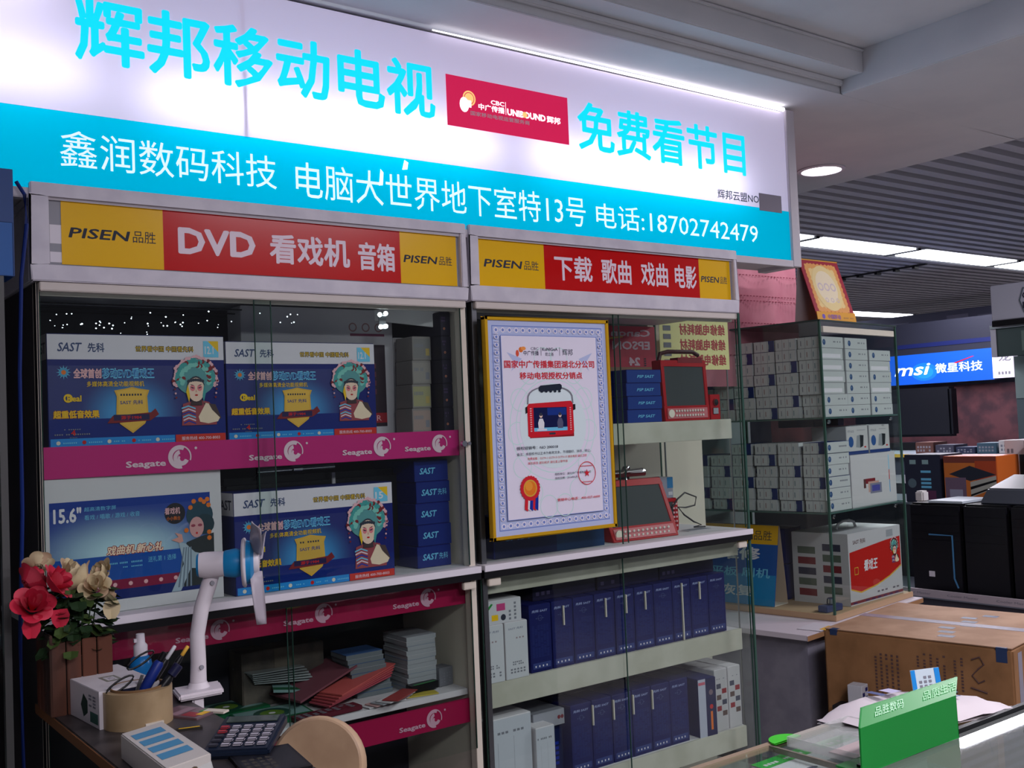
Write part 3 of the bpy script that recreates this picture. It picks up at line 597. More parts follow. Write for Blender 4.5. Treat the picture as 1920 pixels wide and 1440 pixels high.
b = B(); b.box(0, 0, 0, .30, .02, .014, M((110, 74, 60), .6)); o = b.build('wooden_lath', loc=(.72, 2.98, zs + .03)); tag(o, 'thin brown wooden strip lying at the back of the lower shelf', 'strip')
# dim things under the lowest pink strip
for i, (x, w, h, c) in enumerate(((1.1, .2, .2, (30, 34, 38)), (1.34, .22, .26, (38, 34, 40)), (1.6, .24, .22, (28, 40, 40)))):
    carton('carton', '%s carton in the dark under the lowest pink strip' % ('grey', 'plum', 'dull teal')[i], 'carton', w, .25, h, (x, 2.74, .10), side=M(c, .7), art=lambda fc: fc.marks(.1, .1, .9, .8, 5, M((60, 60, 66), .6), .7, 4))
# ------------------------------------------------------------------ certificate hung on the glass
# four true corners measured on the glass: it hangs slightly askew
t = thing('certificate', 'gold-framed certificate with a red player picture hung on the glass', 'certificate', (1.829, 2.578, 1.212), 0)
Wc, Hc = .492, .672
b = B(); b.box(0, .0, 0, Wc, .014, Hc, M((190, 150, 60), .3, .4)); GF = M((240, 186, 40), .25, .5)
b.build('backing', t)
b = B()
for x0, z0, x1, z1 in ((-.004, -.004, .007, Hc + .004), (Wc - .007, -.004, Wc + .004, Hc + .004), (-.004, -.004, Wc + .004, .007), (-.004, Hc - .007, Wc + .004, Hc + .004)): b.box(x0, -.006, z0, x1, .014, z1, GF)
b.build('gold_frame', t, bevel=.0015)
fc = Face((.006, -.0005, .006), (Wc - .012, 0, 0), (0, 0, Hc - .012))
PAPER = M((226, 220, 236), .5); BORD = M((112, 132, 196), .5); BPALE = M((180, 190, 226), .5); MINT = M((196, 226, 222), .5); CRED = M((206, 24, 44), .5); CI = M((60, 60, 80), .5)
fc.rect(0, 0, 1, 1, BPALE); fc.rect(.035, .025, .965, .975, BORD); fc.rect(.042, .03, .958, .97, BPALE)
for k in range(17):
    u = .07 + .86 * k / 16
    for v in (.046, .954):
        fc.disc(u, v, .018, PAPER, 10); fc.disc(u, v, .010, BORD, 8)
        fc.poly([(u + .020, v - .012), (u + .034, v), (u + .020, v + .012), (u + .026, v)], PAPER)
for k in range(24):
    v = .08 + .84 * k / 23
    for u in (.064, .936): fc.disc(u, v, .018, PAPER, 10, .010); fc.disc(u, v, .010, BORD, 8); fc.rect(u - .014, v + .014, u + .014, v + .018, PAPER)
fc.rect(.095, .07, .905, .93, BORD); fc.rect(.10, .073, .90, .927, PAPER)
for r_ in (.36, .31): fc.ring(.5, .5, r_, r_ - .006, MINT, 32)
for k in range(14):
    a = 2 * PI * k / 14; fc.ring(.5 + .30 * math.cos(a), .47 + .36 * math.sin(a), .075, .070, MINT, 18)
fc.disc(.5, .5, .28, M((214, 228, 232), .5), 28)
for sx in (-1, 1): fc.poly([(.5 + sx * .36, .85), (.5 + sx * .30, .80), (.5 + sx * .33, .76), (.5 + sx * .24, .82)], BPALE)
fc.disc(.255, .862, .018, ORANGE, 14); fc.disc(.225, .845, .013, M((220, 80, 50), .5), 12, .016); fc.disc(.275, .868, .02, M((240, 150, 70), .5), 12, .009)
fc.text('CBC', .335, .862, .40, .874, CI); fc.text('中广传播', .275, .835, .40, .858, CI, .01); fc.rect(.418, .835, .421, .875, CI); fc.text('KuNlGeA', .43, .858, .56, .873, CI, .02); fc.text('昆立基', .455, .834, .525, .85, CI); fc.rect(.575, .835, .578, .875, CI); fc.text('辉邦', .60, .836, .69, .868, CI)
fc.text('国家中广传播集团湖北分公司', .115, .775, .875, .812, CRED, .022)
fc.text('移动电视授权分销点', .235, .722, .765, .756, CRED, .022)
# picture of the red player
fc.rect(.30, .445, .67, .60, M((150, 18, 30), .4)); fc.poly([(.285, .455), (.305, .447), (.655, .455), (.672, .468), (.67, .602), (.655, .617), (.30, .607), (.285, .595)], M((204, 22, 40), .35))
fc.rect(.335, .475, .615, .588, M((10, 20, 70), .3)); fc.rect(.335, .475, .615, .492, LBLUE); fc.poly([(.36, .478), (.44, .478), (.44, .486), (.36, .486)], WHITE); fc.rect(.45, .55, .61, .585, M((20, 50, 130), .3))
for px_, cc in ((.395, M((220, 220, 225), .5)), (.555, M((80, 80, 110), .5))):
    fc.poly([(px_ - .022, .487), (px_ + .022, .487), (px_ + .026, .515), (px_ + .014, .535), (px_ - .014, .535), (px_ - .026, .515)], cc); fc.disc(px_, .548, .013, SKIN, 10); fc.disc(px_, .555, .013, INK, 8, .008)
for k in range(11): fc.disc(.312, .478 + .0105 * k, .009, PINKT, 6, .003); fc.disc(.645, .478 + .0105 * k, .008, PINKT, 6, .003)
fc.rect(.46, .458, .51, .467, INK); fc.poly([(.285, .565), (.27, .56), (.27, .59), (.285, .595)], BLACK); fc.poly([(.67, .57), (.69, .575), (.69, .60), (.67, .60)], BLACK)
for i in range(14):
    a0_, a1_ = PI * i / 14, PI * (i + 1) / 14; fc.poly([(.48 + .195 * math.cos(a0_) , .605 + .085 * math.sin(a0_) ** .55), (.48 + .195 * math.cos(a1_), .605 + .085 * math.sin(a1_) ** .55), (.48 + .185 * math.cos(a1_), .605 + .079 * math.sin(a1_) ** .55), (.48 + .185 * math.cos(a0_), .605 + .079 * math.sin(a0_) ** .55)], GREYINK)
fc.poly([(.385, .668), (.40, .662), (.57, .670), (.58, .678), (.58, .692), (.565, .700), (.40, .692), (.385, .684)], M((20, 30, 50), .4))
for k in range(5): fc.disc(.41 + .037 * k, .664, .012, M((20, 30, 50), .4), 8, .006)
fc.text('授权经销号：NO 200018', .185, .392, .525, .408, CI, .005); fc.text('备注：本授权书以正本为有效文本，不得翻印、涂改、转让。', .185, .365, .81, .379, CI)
fc.text('免费收看：CCTV-1 CCTV-5 CCTV-13 湖北电视 湖北卫视', .27, .343, .77, .355, CRED); fc.text('湖北综合 湖北经济 湖北垄上等节目', .27, .322, .60, .334, CRED)
fc.text('授权单位：湖北中广传播有限公司', .49, .262, .80, .274, CI); fc.text('授权日期：2014年5月', .49, .243, .68, .254, CI)
fc.ring(.765, .262, .078, .073, CRED, 28); fc.marks(.71, .295, .82, .303, 9, CRED); fc.marks(.72, .218, .81, .226, 7, CRED)
st = []
for k in range(10):
    a = PI / 2 + PI * k / 5; r = .028 if k % 2 == 0 else .011; st.append((.765 + r * math.cos(a), .262 + r * fc.asp * math.sin(a)))
for k in range(5): fc.poly([st[(2 * k - 1) % 10], st[2 * k], st[(2 * k + 1) % 10], (.765, .262)], CRED)
for x0_, m_ in ((.235, CRED), (.26, WHITE), (.275, BLUE), (.30, CRED), (.318, BLUE)): fc.poly([(x0_ + .005, .19), (x0_ + .028, .19), (x0_ + .02, .105), (x0_ - .006, .115)], m_)
for k in range(22):
    a = 2 * PI * k / 22; fc.disc(.28 + .068 * math.cos(a), .212 + .068 * fc.asp * math.sin(a), .014, CRED, 7)
fc.disc(.28, .212, .068, CRED, 24); fc.disc(.28, .212, .055, GOLD, 24); fc.disc(.28, .212, .046, M((226, 120, 30), .4), 22); fc.disc(.27, .222, .03, M((236, 150, 50), .4), 16)
fc.text('营销中心电话：400-027-6600', .50, .138, .87, .152, CRED, .01)
fc.build('printed_sheet', t)

# ------------------------------------------------------------------ things in the glass-sided cabinet
for i in range(4):
    def a(fc): fc.rect(.01, .02, .99, .98, M((16, 52, 130), .4)); fc.text('PSP SAST', .3, .38, .8, .6, LBLUE, .02, .25)
    carton('player_carton', 'flat blue carton beside the red player, upper shelf, %s of the stack' % wd(i, 4), 'carton', .17, .20, .046, (2.615 + .004 * (i % 2), 2.72, 1.545 + i * .0475), side=DEEP, art=a, group='flat blue cartons beside the red player')
PRED = M((170, 22, 30), .3)
def player(name, label, loc, rz, w, h, lean, keys=True):
    t = thing(name, label, 'portable player', loc, rz)
    def L(x, z, y=0): return (x, y + lean * z, z)
    def slab(b, x0, z0, x1, z1, y0, y1, m): b.hexa([L(x0, z0, y0), L(x1, z0, y0), L(x1, z0, y1), L(x0, z0, y1), L(x0, z1, y0), L(x1, z1, y0), L(x1, z1, y1), L(x0, z1, y1)], m)
    b = B(); slab(b, -w / 2, 0, w / 2, h, .006, .05, PRED)
    slab(b, -w / 2, 0, w / 2, h * .24, 0, .006, PRED); slab(b, -w / 2, h * .9, w / 2, h, 0, .006, PRED); slab(b, -w / 2, h * .24, -w / 2 + .016, h * .9, 0, .006, PRED); slab(b, w / 2 - .016, h * .24, w / 2, h * .9, 0, .006, PRED)
    b.build('player_body', t, bevel=.002)
    b = B(); slab(b, -w / 2 + .016, h * .24, w / 2 - .016, h * .9, .003, .006, M((70, 74, 76), .12)); b.build('screen', t)
    if keys:
        b = B(); slab(b, -w / 2 + .012, h * .04, w / 2 - .012, h * .21, -.003, .0, M((196, 110, 116), .4)); p = b.build('key_panel', t, bevel=.001)
        b = B()
        for i in range(11):
            for r in range(2): b.lathe([(0, -.003), (.0045, -.002), (.0045, 0)], M((222, 214, 206), .3), 8, (-w / 2 + .055 + i * (w - .08) / 11, -.004 + lean * h * .1, h * (.09 + .075 * r)), 'y')
        b.lathe([(0, -.004), (.015, -.003), (.015, 0)], M((232, 222, 206), .3), 16, (-w / 2 + .03, -.003 + lean * h * .12, h * .125), 'y'); b.build('button', p, smooth=True)
    return t
p = player('portable_player', 'red portable player with round buttons beside the flat blue stack, upper shelf', (2.835, 2.72, 1.545), 0, .235, .225, .05)
b = B(); b.tube([(-.11, .03, .222), (-.10, .03, .250), (-.06, .03, .258), (.07, .03, .258), (.1, .03, .245)], .008, M((60, 14, 20), .4), 8); b.box(-.03, .01, .215, .1, .05, .235, DRED); b.build('handle', p, smooth=True)
b = B(); b.box(0, 0, 0, .055, .07, .095, PRED); b.lathe([(0, -.006), (.014, -.005), (.014, 0)], BLACK, 14, (.028, 0, .065), 'y'); b.box(.012, -.003, .02, .042, 0, .045, GREYP); b.build('speaker_end', p, bevel=.003, loc=(.122, .0, .0))
p = player('portable_player', 'large red portable player leaning back below the certificate', (2.56, 2.68, 1.1375), -.05, .30, .205, .42)
b = B(); b.tube([(.0, .10, .2), (.0, .10, .235), (.08, .10, .238)], .006, CHROME, 8); b.build('handle', p, smooth=True)
p = player('portable_player', 'small red portable player with side buttons next to the large leaning one', (2.755, 2.80, 1.1375), -.15, .15, .12, .05, False)
b = B()
for i in range(6):
    for r in range(2): b.box(.050 + r * .012, -.004, .016 + i * .016, .057 + r * .012, 0, .023 + i * .016, PINKT)
b.build('button', p)
t = thing('folding_stand', 'chrome and dark red folding stand lying above the leaning red player', 'stand', (2.62, 2.88, 1.345), -.02)
b = B(); b.box(-.1, 0, 0, .14, .08, .016, DRED); b.build('board', t, bevel=.003); b = B(); b.tube([(-.09, .0, .02), (.02, .0, .02), (.03, 0, .034), (.05, 0, .034), (.055, 0, .02), (.13, 0, .018)], .008, CHROME, 8); b.build('arm', t, smooth=True)
b = B(); b.box(-.1, .02, -.21, -.06, .06, 0, BLACK); b.box(.05, .03, -.21, .08, .06, 0, BLACK); b.build('leg', t)
def a(fc): fc.rect(.01, .01, .99, .99, M((140, 140, 156), .5)); fc.rect(.3, .25, .62, .6, M((96, 20, 40), .5)); fc.rect(.80, .70, 1, 1, M((40, 110, 160), .5)); fc.rect(.80, .0, 1, .16, M((40, 110, 160), .5)); fc.marks(.84, .2, .98, .66, 3, OFF, .7, 3); fc.rect(.02, .02, .75, .06, M((130, 50, 60), .5))
carton('white_carton', 'pale carton with dark red square by the pillar, middle shelf', 'carton', .16, .08, .14, (2.86, 2.92, 1.1375 + .05), art=a, side=M((150, 150, 160), .5))
b = B(); b.box(-.09, 0, 0, .09, .10, .05, M((120, 120, 124), .5)); o = b.build('grey_case', loc=(2.86, 2.91, 1.1375), bevel=.004); tag(o, 'low grey case under the pale carton, middle shelf', 'case')
b = B(); pts = [(0, 0, 0), (.03, .0, .03), (.08, .01, .05), (.13, .0, .03), (.12, 0, .0), (.07, 0, -.005), (.03, 0, .0), (.05, -.01, -.03), (.10, -.01, -.06), (.14, -.01, -.075), (.10, -.01, -.08), (.16, -.01, -.083)]
b.tube([Vector(p_) + Vector((0, .0, .084)) for p_ in pts], .0032, M((40, 34, 40), .5), 6); o = b.build('cable', loc=(2.79, 2.78, 1.141), smooth=True); tag(o, 'thin dark cable looped on the ledge by the small red player', 'cable')
b = B(); b.box(-.09, 0, 0, .09, .05, .001, OFF); b.box(-.08, .002, .001, .03, .048, .002, GREYINK); o = b.build('paper_slip', loc=(2.9, 2.72, 1.138)); tag(o, 'paper slip lying on the ledge below the pale carton', 'paper')
def a(fc): fc.rect(.01, .01, .99, .99, M((8, 24, 70), .4)); fc.text('SAST', .1, .4, .35, .6, SKY, .02, .2); fc.rect(.55, .0, 1, 1, M((12, 50, 90), .4))
carton('player_carton', 'dark blue carton under the certificate, middle shelf', 'carton', .46, .10, .13, (2.13, 2.68, 1.1375), side=DEEP, art=a)
carton('player_carton', 'narrow pale carton next to the dark cabinet gap, middle shelf', 'carton', .05, .12, .33, (1.85, 2.70, 1.1375), side=M((160, 162, 170), .5), art=lambda fc: fc.rect(.1, .1, .9, .6, GREYP))
for i in range(6):
    def a(fc): fc.rect(.03, .04, .97, .96, M((18, 18, 44), .5)); fc.rect(.15, .2, .35, .6, M((150, 90, 50), .5)); fc.marks(.45, .3, .9, .7, 3, GREYINK)
    carton('accessory_box', 'dark small box beside the certificate edge, upper shelf, %s' % wd(i, 6), 'box', .07, .20, .055, (1.865, 2.72, 1.545 + i * .0565), side=M((20, 18, 40), .5), art=a, group='dark boxes piled behind the certificate edge')
# added sheet on the rear glass, standing in for a reflection of adverts
def poster(name, label, x0, x1, z0, z1, base, art):
    t = thing(name, label, 'poster', (x0, 3.044, z0)); b = B(); b.box(0, 0, 0, x1 - x0, .0012, z1 - z0, base); b.build('sheet', t)
    fc = Face((0, -.0002, 0), (x1 - x0, 0, 0), (0, 0, z1 - z0)); art(fc); fc.build('lettering', t)
PR = M((214, 60, 88), .5); PW = M((214, 180, 196), .5)
def a(fc):
    fc.rect(.0, .0, 1, .13, M((150, 110, 90), .6)); fc.text('Canon', .46, .78, .94, .93, PW, .03, 0, True); fc.text('EPSON', .47, .50, .93, .68, PW, .03, 0, True); fc.text('惠普', .18, .28, .42, .56, PW, .05, 0, True); fc.text('打印', .05, .72, .36, .95, PW, .03, 0, True); fc.text('24', .66, .16, .80, .34, PW, .05, 0, True); fc.text('8', .02, .2, .14, .5, PW, .05); fc.marks(.85, .15, .88, .34, 1, INK, .8, 4); fc.poly([(0, .60), (.6, .76), (.6, .79), (0, .63)], GOLD)
poster('reflected_advert', 'red sheet with mirrored white lettering, added for an advertisement reflected in the glass', 2.56, 3.10 - .098, 1.742, 1.93, PR, a)
# yellow sheet on added legs behind the cabinet, in place of a reflected notice
def a(fc):
    for r in range(3): fc.text('维修电脑耗材', .28, .70 - .31 * r, .95, .93 - .31 * r, M((176, 60, 66), .5), .03, 0, True)
    fc.marks(.05, .1, .2, .95, 1, GREYINK, .7, 5)
t = thing('reflected_advert', 'yellow sheet with mirrored red characters, added for a reflected advertisement behind the glass cabinet', 'poster', (3.085, 3.10, 1.76)); b = B(); b.box(0, 0, 0, .42, .0012, .21, M((236, 228, 160), .5)); b.build('sheet', t)
fc = Face((0, -.0002, 0), (.42, 0, 0), (0, 0, .21)); a(fc); fc.build('lettering', t)
b = B(); b.box(0, 0, -1.76, .006, .004, .0, STEEL); b.box(.4, 0, -1.76, .406, .004, 0, STEEL); b.build('holder_leg', t)

# lower shelves: tall cartons
DK = M((6, 16, 84), .45); SPT = M((150, 160, 200), .5)
def tall_art(fc):
    fc.rect(.01, .004, .99, .996, DK); fc.text('先科 SAST', .12, .885, .86, .925, SPT, .02, .15); fc.ring(.5, .80, .1, .085, M((70, 80, 120), .5)); fc.marks(.3, .79, .7, .81, 4, M((70, 80, 120), .5))
    fc.marks(.1, .22, .9, .70, 6, M((22, 36, 100), .5), .8, 20); fc.rect(.1, .05, .92, .135, M((46, 60, 120), .5)); fc.marks(.2, .07, .88, .115, 4, WHITE, .3)
def tall_row(x_first, n, z, h, group, shelfname, pitch=.0915, y=2.67):
    proto = None
    for i in range(n):
        lab = 'tall blue carton on the %s, %s' % (shelfname, ('first after the white cartons' if i == 0 else ORD[i] + ' from the white cartons'))
        if proto is None: proto = o = carton('player_carton', lab, 'carton', .088, .25, h, (x_first, y, z), side=DK, art=tall_art, group=group)
        else: o = copy_tree(proto); o['label'] = lab
        o.location = (x_first + i * pitch, y, z); o.rotation_euler = (0, 0, random.uniform(-.012, .012))
ORD = ['first', 'second', 'third', 'fourth', 'fifth', 'sixth', 'seventh', 'eighth', 'ninth', 'tenth', 'eleventh', 'twelfth']
tall_row(2.063, 10, .766, .212, 'tall blue cartons in the upper of the two lower rows', 'shelf below the ledge')
for i in range(6): # cream tabs of the carton flaps sticking out between the boxes
    x = 2.063 + (.5, 1.5, 2.5, 3.5, 4.5, 7.5)[i] * .0915 - .0455 + .045
for x, lab in ((2.154, 'first'), (2.337, 'second'), (2.43, 'third'), (2.52, 'fourth'), (2.70, 'fifth'), (2.79, 'sixth')):
    b = B(); b.box(-.0022, .014, 0, .0022, .02, .062 if lab != 'fifth' else .2, CREAM); o = b.build('card_tab', loc=(x + .0025, 2.648, .90 if lab != 'fifth' else .768)); tag(o, 'narrow cream card slipped between tall blue cartons, %s from the white cartons' % lab, 'card', 'cream cards between the tall blue cartons')
for i, (x, w) in enumerate(((2.21, .27), (2.50, .29), (2.79, .28))):
    carton('player_carton', 'dark carton lying across the tall blue row, %s' % ('above the first ones', 'in the middle of the row', 'above the last ones')[i], 'carton', w, .20, .052, (x, 2.72, .9795), side=M((22, 18, 48), .5), art=lambda fc: (fc.rect(.01, .05, .99, .95, M((24, 20, 56), .5)), fc.marks(.05, .3, .3, .7, 3, M((80, 70, 110), .5))))
def tw(fc):
    fc.rect(.01, .004, .99, .996, M((196, 196, 202), .5)); fc.text('SAST 先科', .15, .865, .8, .905, M((100, 104, 130), .5), .01, .15); fc.marks(.2, .70, .9, .745, 5, M((150, 130, 136), .5), .5); fc.marks(.3, .24, .8, .32, 6, GREYINK, .7, 2); fc.marks(.2, .1, .9, .2, 5, GREYINK, .6, 2)
for i, x in enumerate((1.862, 1.955)): carton('white_carton', 'tall white carton %s on the shelf below the ledge' % ('beside the dark cabinet gap', 'touching the first tall blue one')[i], 'carton', .088, .25, .175, (x + .0, 2.655, .766), side=OFF, art=tw)
def tm(fc): fc.rect(.01, .01, .99, .99, M((196, 194, 200), .5)); fc.rect(.42, .55, .62, .85, M((190, 60, 120), .5)); fc.rect(.30, .15, .45, .4, YEL); fc.poly([(.1, .5), (.3, .9), (.34, .86), (.16, .46)], GREEN); fc.marks(.7, .1, .95, .9, 2, GREYINK, .4, 5); fc.disc(.57, .25, .06, INK, 10)
carton('white_carton', 'small white carton with coloured squares on top of the tall white ones', 'carton', .165, .20, .072, (1.90, 2.66, .942), side=OFF, art=tm)
carton('accessory_box', 'little dark box with red mark behind the coloured-square carton', 'box', .05, .05, .06, (2.02, 2.80, .9795 - .03), side=M((80, 70, 74), .5), art=lambda fc: fc.disc(.6, .5, .2, DRED, 10))
tall_row(2.22, 6, .41, .222, 'tall blue cartons in the bottom row', 'bottom shelf', .0905, 2.675)
for x, lab in ((2.31, 'first'), (2.402, 'second'), (2.492, 'third'), (2.582, 'fourth')):
    b = B(); b.box(-.0022, .014, 0, .0022, .02, .065, CREAM); o = b.build('card_tab', loc=(x - .044, 2.652, .555)); tag(o, 'narrow cream card slipped between bottom-row cartons, %s from the white cartons' % lab, 'card', 'cream cards between the bottom-row cartons')
def th(fc): fc.rect(.01, .01, .99, .99, M((150, 150, 160), .5)); fc.disc(.82, .5, .05, M((120, 40, 50), .5), 12); fc.disc(.92, .5, .05, M((120, 40, 50), .5), 12)
t = thing('player_carton', 'grey-sided carton jutting out beside the first bottom-row blue carton', 'carton', (2.10, 2.70, .575)); b = B(); b.box(-.06, -.0, 0, .07, .26, .05, M((140, 140, 150), .5)); b.build('carton_body', t, bevel=.001); fc = Face((-.06, -.0005, 0), (.13, 0, 0), (0, 0, .05)); th(fc); fc.build('printed_front', t)
carton('player_carton', 'deep blue carton behind the white ones with a red edge, bottom shelf', 'carton', .12, .22, .160, (2.115, 2.72, .41), side=M((10, 24, 70), .5), art=lambda fc: (fc.rect(.02, .01, .1, .99, DRED), fc.marks(.2, .2, .9, .7, 4, BLUE, .7, 5)))
def wl(fc): fc.rect(.01, .01, .99, .99, M((188, 190, 200), .5)); fc.marks(.08, .80, .85, .85, 9, GREYINK, .7); fc.rect(.25, 0, .255, .7, GREYINK); fc.rect(.6, 0, .605, .75, GREYINK)
carton('white_carton', 'large white carton by the dark cabinet gap, bottom shelf', 'carton', .175, .22, .243, (1.915, 2.66, .41), side=OFF, art=wl)
carton('white_carton', 'shorter white carton in front of the deep blue one, bottom shelf', 'carton', .075, .10, .19, (2.045, 2.645, .41), side=OFF, art=wl)
def ob(fc): fc.rect(.0, .0, .42, 1, M((176, 178, 196), .5)); fc.rect(.42, .0, 1, 1, M((14, 20, 70), .4)); fc.disc(.72, .75, .12, M((120, 100, 110), .5), 10); fc.disc(.72, .5, .1, RED, 10); fc.rect(.66, .1, .78, .42, ORANGE); fc.rect(.02, .9, .4, .95, M((190, 90, 110), .5))
carton('player_carton', 'half white half navy carton between blue and chequered ones, bottom shelf', 'carton', .085, .24, .205, (2.80, 2.66, .41), rz=-.06, side=NAVY, art=ob)
def ck(fc):
    fc.rect(.01, .004, .99, .996, M((186, 182, 186), .5)); fc.marks(.15, .84, .85, .86, 4, GREYINK)
    for r in range(6): fc.rect(.12 if r % 2 else .55, .24 + .09 * r, .48 if r % 2 else .92, .32 + .09 * r, M(((90, 70, 66), (140, 30, 40), (60, 64, 84))[r % 3], .5))
for i, x in enumerate((2.885, 2.957)): carton('white_carton', 'white carton with dark chequers %s, bottom shelf' % ('beside the half navy one', 'against the glass side')[i], 'carton', .066, .25, .222, (x, 2.67, .41), side=OFF, art=ck)
# ------------------------------------------------------------------ the shop desk and what stands on it
ZD = .98
DESK = noisy('dark_desk_top', (44, 40, 42), (66, 60, 60), 14, .4)
t = thing('desk', 'narrow dark desk before the pink-striped cabinet', 'desk', (.535, 1.2, 0))
b = B(); b.box(0, 0, ZD - .022, .262, 1.34, ZD, DESK); b.build('desk_top', t, bevel=.002)
b = B(); b.box(-.003, 0, ZD - .022, -.0005, 1.34, ZD - .002, M((110, 70, 40), .6)); b.build('edge_band', t)
b = B(); b.box(.02, .03, .06, .245, 1.31, ZD - .022, M((18, 17, 20), .6)); b.build('desk_body', t); b = B(); b.box(.04, .05, 0, .23, 1.28, .06, BLACK); b.build('plinth', t)
# planter with artificial roses
t = thing('planter', 'wooden slatted planter of artificial pink and cream roses on the dark desk', 'planter', (.592, 2.435, ZD))
WOODP = noisy('dark_red_wood', (42, 20, 12), (88, 42, 18), 9, .55, stretch=(1, 1, .15))
b = B()
for side in range(4):
    for k in range(4):
        u = -.062 + k * .0315; h = .155 + .008 * ((k * 3 + side) % 3)
        if side == 0: b.box(u, -.064, 0, u + .029, -.058, h, WOODP)
        if side == 1: b.box(u, .058, 0, u + .029, .064, h, WOODP)
        if side == 2: b.box(-.064, u, 0, -.058, u + .029, h, WOODP)
        if side == 3: b.box(.058, u, 0, .064, u + .029, h, WOODP)
b.box(-.058, -.058, 0, .058, .058, .12, M((30, 24, 20), .9)); b.build('slatted_box', t, bevel=.0015)
def rose(cx, cy, cz, r, m, m2, tilt, parent, seed):
    rs = random.Random(seed); b = B(); n = 0
    for ring, (cnt, rad, op, hgt) in enumerate(((3, .34, .15, .95), (5, .62, .45, .85), (6, .95, .9, .62))):
        for k in range(cnt):
            a = 2 * PI * k / cnt + ring * .6 + rs.uniform(-.15, .15); span = 2.3 * PI / cnt * .62; vs = []; R_, C_ = 5, 6
            for i in range(R_):
                f = i / (R_ - 1); rr = r * rad * (.35 + .65 * math.sin(f * PI / 2)) * (1 + op * .25 * f * f); zz = r * (hgt * 1.25 * f - .35) - (r * .30 * op * f ** 4)
                for j in range(C_):
                    g = j / (C_ - 1) * 2 - 1; aa = a + g * span * (.45 + .55 * math.sin(PI * min(f * .8 + .2, .95))) ; w = 1 - .10 * g * g * f
                    vs.append((rr * math.cos(aa) * w, rr * math.sin(aa) * w, zz * (1 - .12 * g * g) + rs.uniform(-.0006, .0006)))
            b.add(vs, [(i * C_ + j, i * C_ + j + 1, (i + 1) * C_ + j + 1, (i + 1) * C_ + j) for i in range(R_ - 1) for j in range(C_ - 1)], m if (ring + k) % 3 else m2)
    o = b.build('rose', parent, smooth=True); o.location = (cx, cy, cz); o.rotation_euler = tilt; return o
RP, RP2, RC, RC2 = M((196, 34, 62), .6), M((214, 70, 90), .6), M((206, 188, 150), .6), M((190, 160, 130), .6)
ox, oy = t.location.x, t.location.y
for i, (px, py, r, col, dy) in enumerate(((62, 1135, .036, 0, -.04), (105, 1092, .036, 0, -.05), (58, 1090, .034, 0, .01), (72, 1057, .026, 1, .03), (150, 1085, .034, 1, 0), (192, 1075, .028, 1, .0), (178, 1100, .028, 1, -.03), (130, 1070, .026, 1, .04), (200, 1118, .022, 1, -.03))):
    p = ay(px, py, oy + dy); rose(p.x - ox, dy, p.z - ZD, r * 1.12, (RP, RC)[col], (RP2, RC2)[col], (.9 + .1 * (i % 3), .25 * math.sin(i * 2), i), t, i)
for i, (px, py) in enumerate(((58, 1178), (112, 1158), (208, 1142))):   # drooping petals
    p = ay(px, py, oy - .05); b = B(); vs = []
    for a in range(4):
        for c in range(5): vs.append(((c - 2) * .008 * math.sin(PI * (a + 1) / 5 + .2) * 1.2, -.004 * abs(c - 2) ** .5, .018 - .013 * a))
    b.add(vs, [(a * 5 + c, a * 5 + c + 1, (a + 1) * 5 + c + 1, (a + 1) * 5 + c) for a in range(3) for c in range(4)], RP if i < 2 else RC); b.build('petal', t, smooth=True, loc=(p.x - ox, -.05, p.z - ZD))
rs = random.Random(11); LG, LG2 = M((30, 52, 26), .6), M((64, 84, 40), .6)
b = B()
for k in range(190):
    a = rs.uniform(0, 2 * PI); q = rs.uniform(.005, .072); c = Vector((q * math.cos(a), q * math.sin(a) * .8 - .01, rs.uniform(.13, .262))); L_ = rs.uniform(.026, .042); d = Vector((math.cos(a), math.sin(a), rs.uniform(-.9, .2))).normalized(); s_ = d.cross(Vector((0, 0, 1))).normalized() * L_ * .42; m = LG if rs.random() < .7 else LG2
    up = Vector((0, 0, .004))
    b.add([c, c + d * L_ * .3 + s_ + up, c + d * L_ * .7 + s_ * .9, c + d * L_, c + d * L_ * .7 - s_ * .9, c + d * L_ * .3 - s_ + up, c + d * L_ * .5 - up], [(0, 1, 6), (1, 2, 6), (2, 3, 6), (3, 4, 6), (4, 5, 6), (5, 0, 6)], m)
for k in range(14):
    a = rs.uniform(0, 2 * PI); b.tube([(0.02 * math.cos(a), .02 * math.sin(a), .11), (.04 * math.cos(a), .04 * math.sin(a), .18), (.05 * math.cos(a), .05 * math.sin(a), .24)], .0015, LG, 5)
b.build('foliage', t)
# small opened white box
t = thing('white_box', 'small opened white box beside the planter on the dark desk', 'box', (.604, 2.375, ZD), 0)
# corners on the desk: far, near, measured on the desk top
pA = az(114, 1330, ZD); pB = az(187, 1369, ZD); d1 = (pB - pA); d2 = az(262, 1316, ZD) - pB; d2 = Vector((-d1.y, d1.x, 0)).normalized() * .125
O = Vector(t.location); h = Vector((0, 0, .075)); c0 = pA - O; c1_ = pB - O
b = B(); b.hexa([c0, c1_, c1_ + d2, c0 + d2, c0 + h, c1_ + h, c1_ + d2 + h, c0 + d2 + h], M((206, 200, 204), .5)); b.build('box_body', t, bevel=.001)
fc = Face(c0, d1, h); fc.poly([(.62, .15), (.72, .3), (.72, .62), (.62, .78), (.55, .45)], M((20, 50, 44), .5)); fc.marks(.75, .5, .95, .85, 2, GREYINK, .7, 4); fc.rect(.78, .1, .97, .38, M((50, 90, 80), .5)); fc.rect(.08, .1, .14, .18, GREYINK); fc.build('printed_side', t)
fc = Face(c1_, d2, h); fc.rect(.25, .12, .85, .95, M((12, 16, 40), .5)); fc.poly([(0, 0), (.3, 0), (.33, .3), (.25, .55), (.3, .8), (.22, 1), (0, 1)], OFF); fc.build('torn_opening', t)
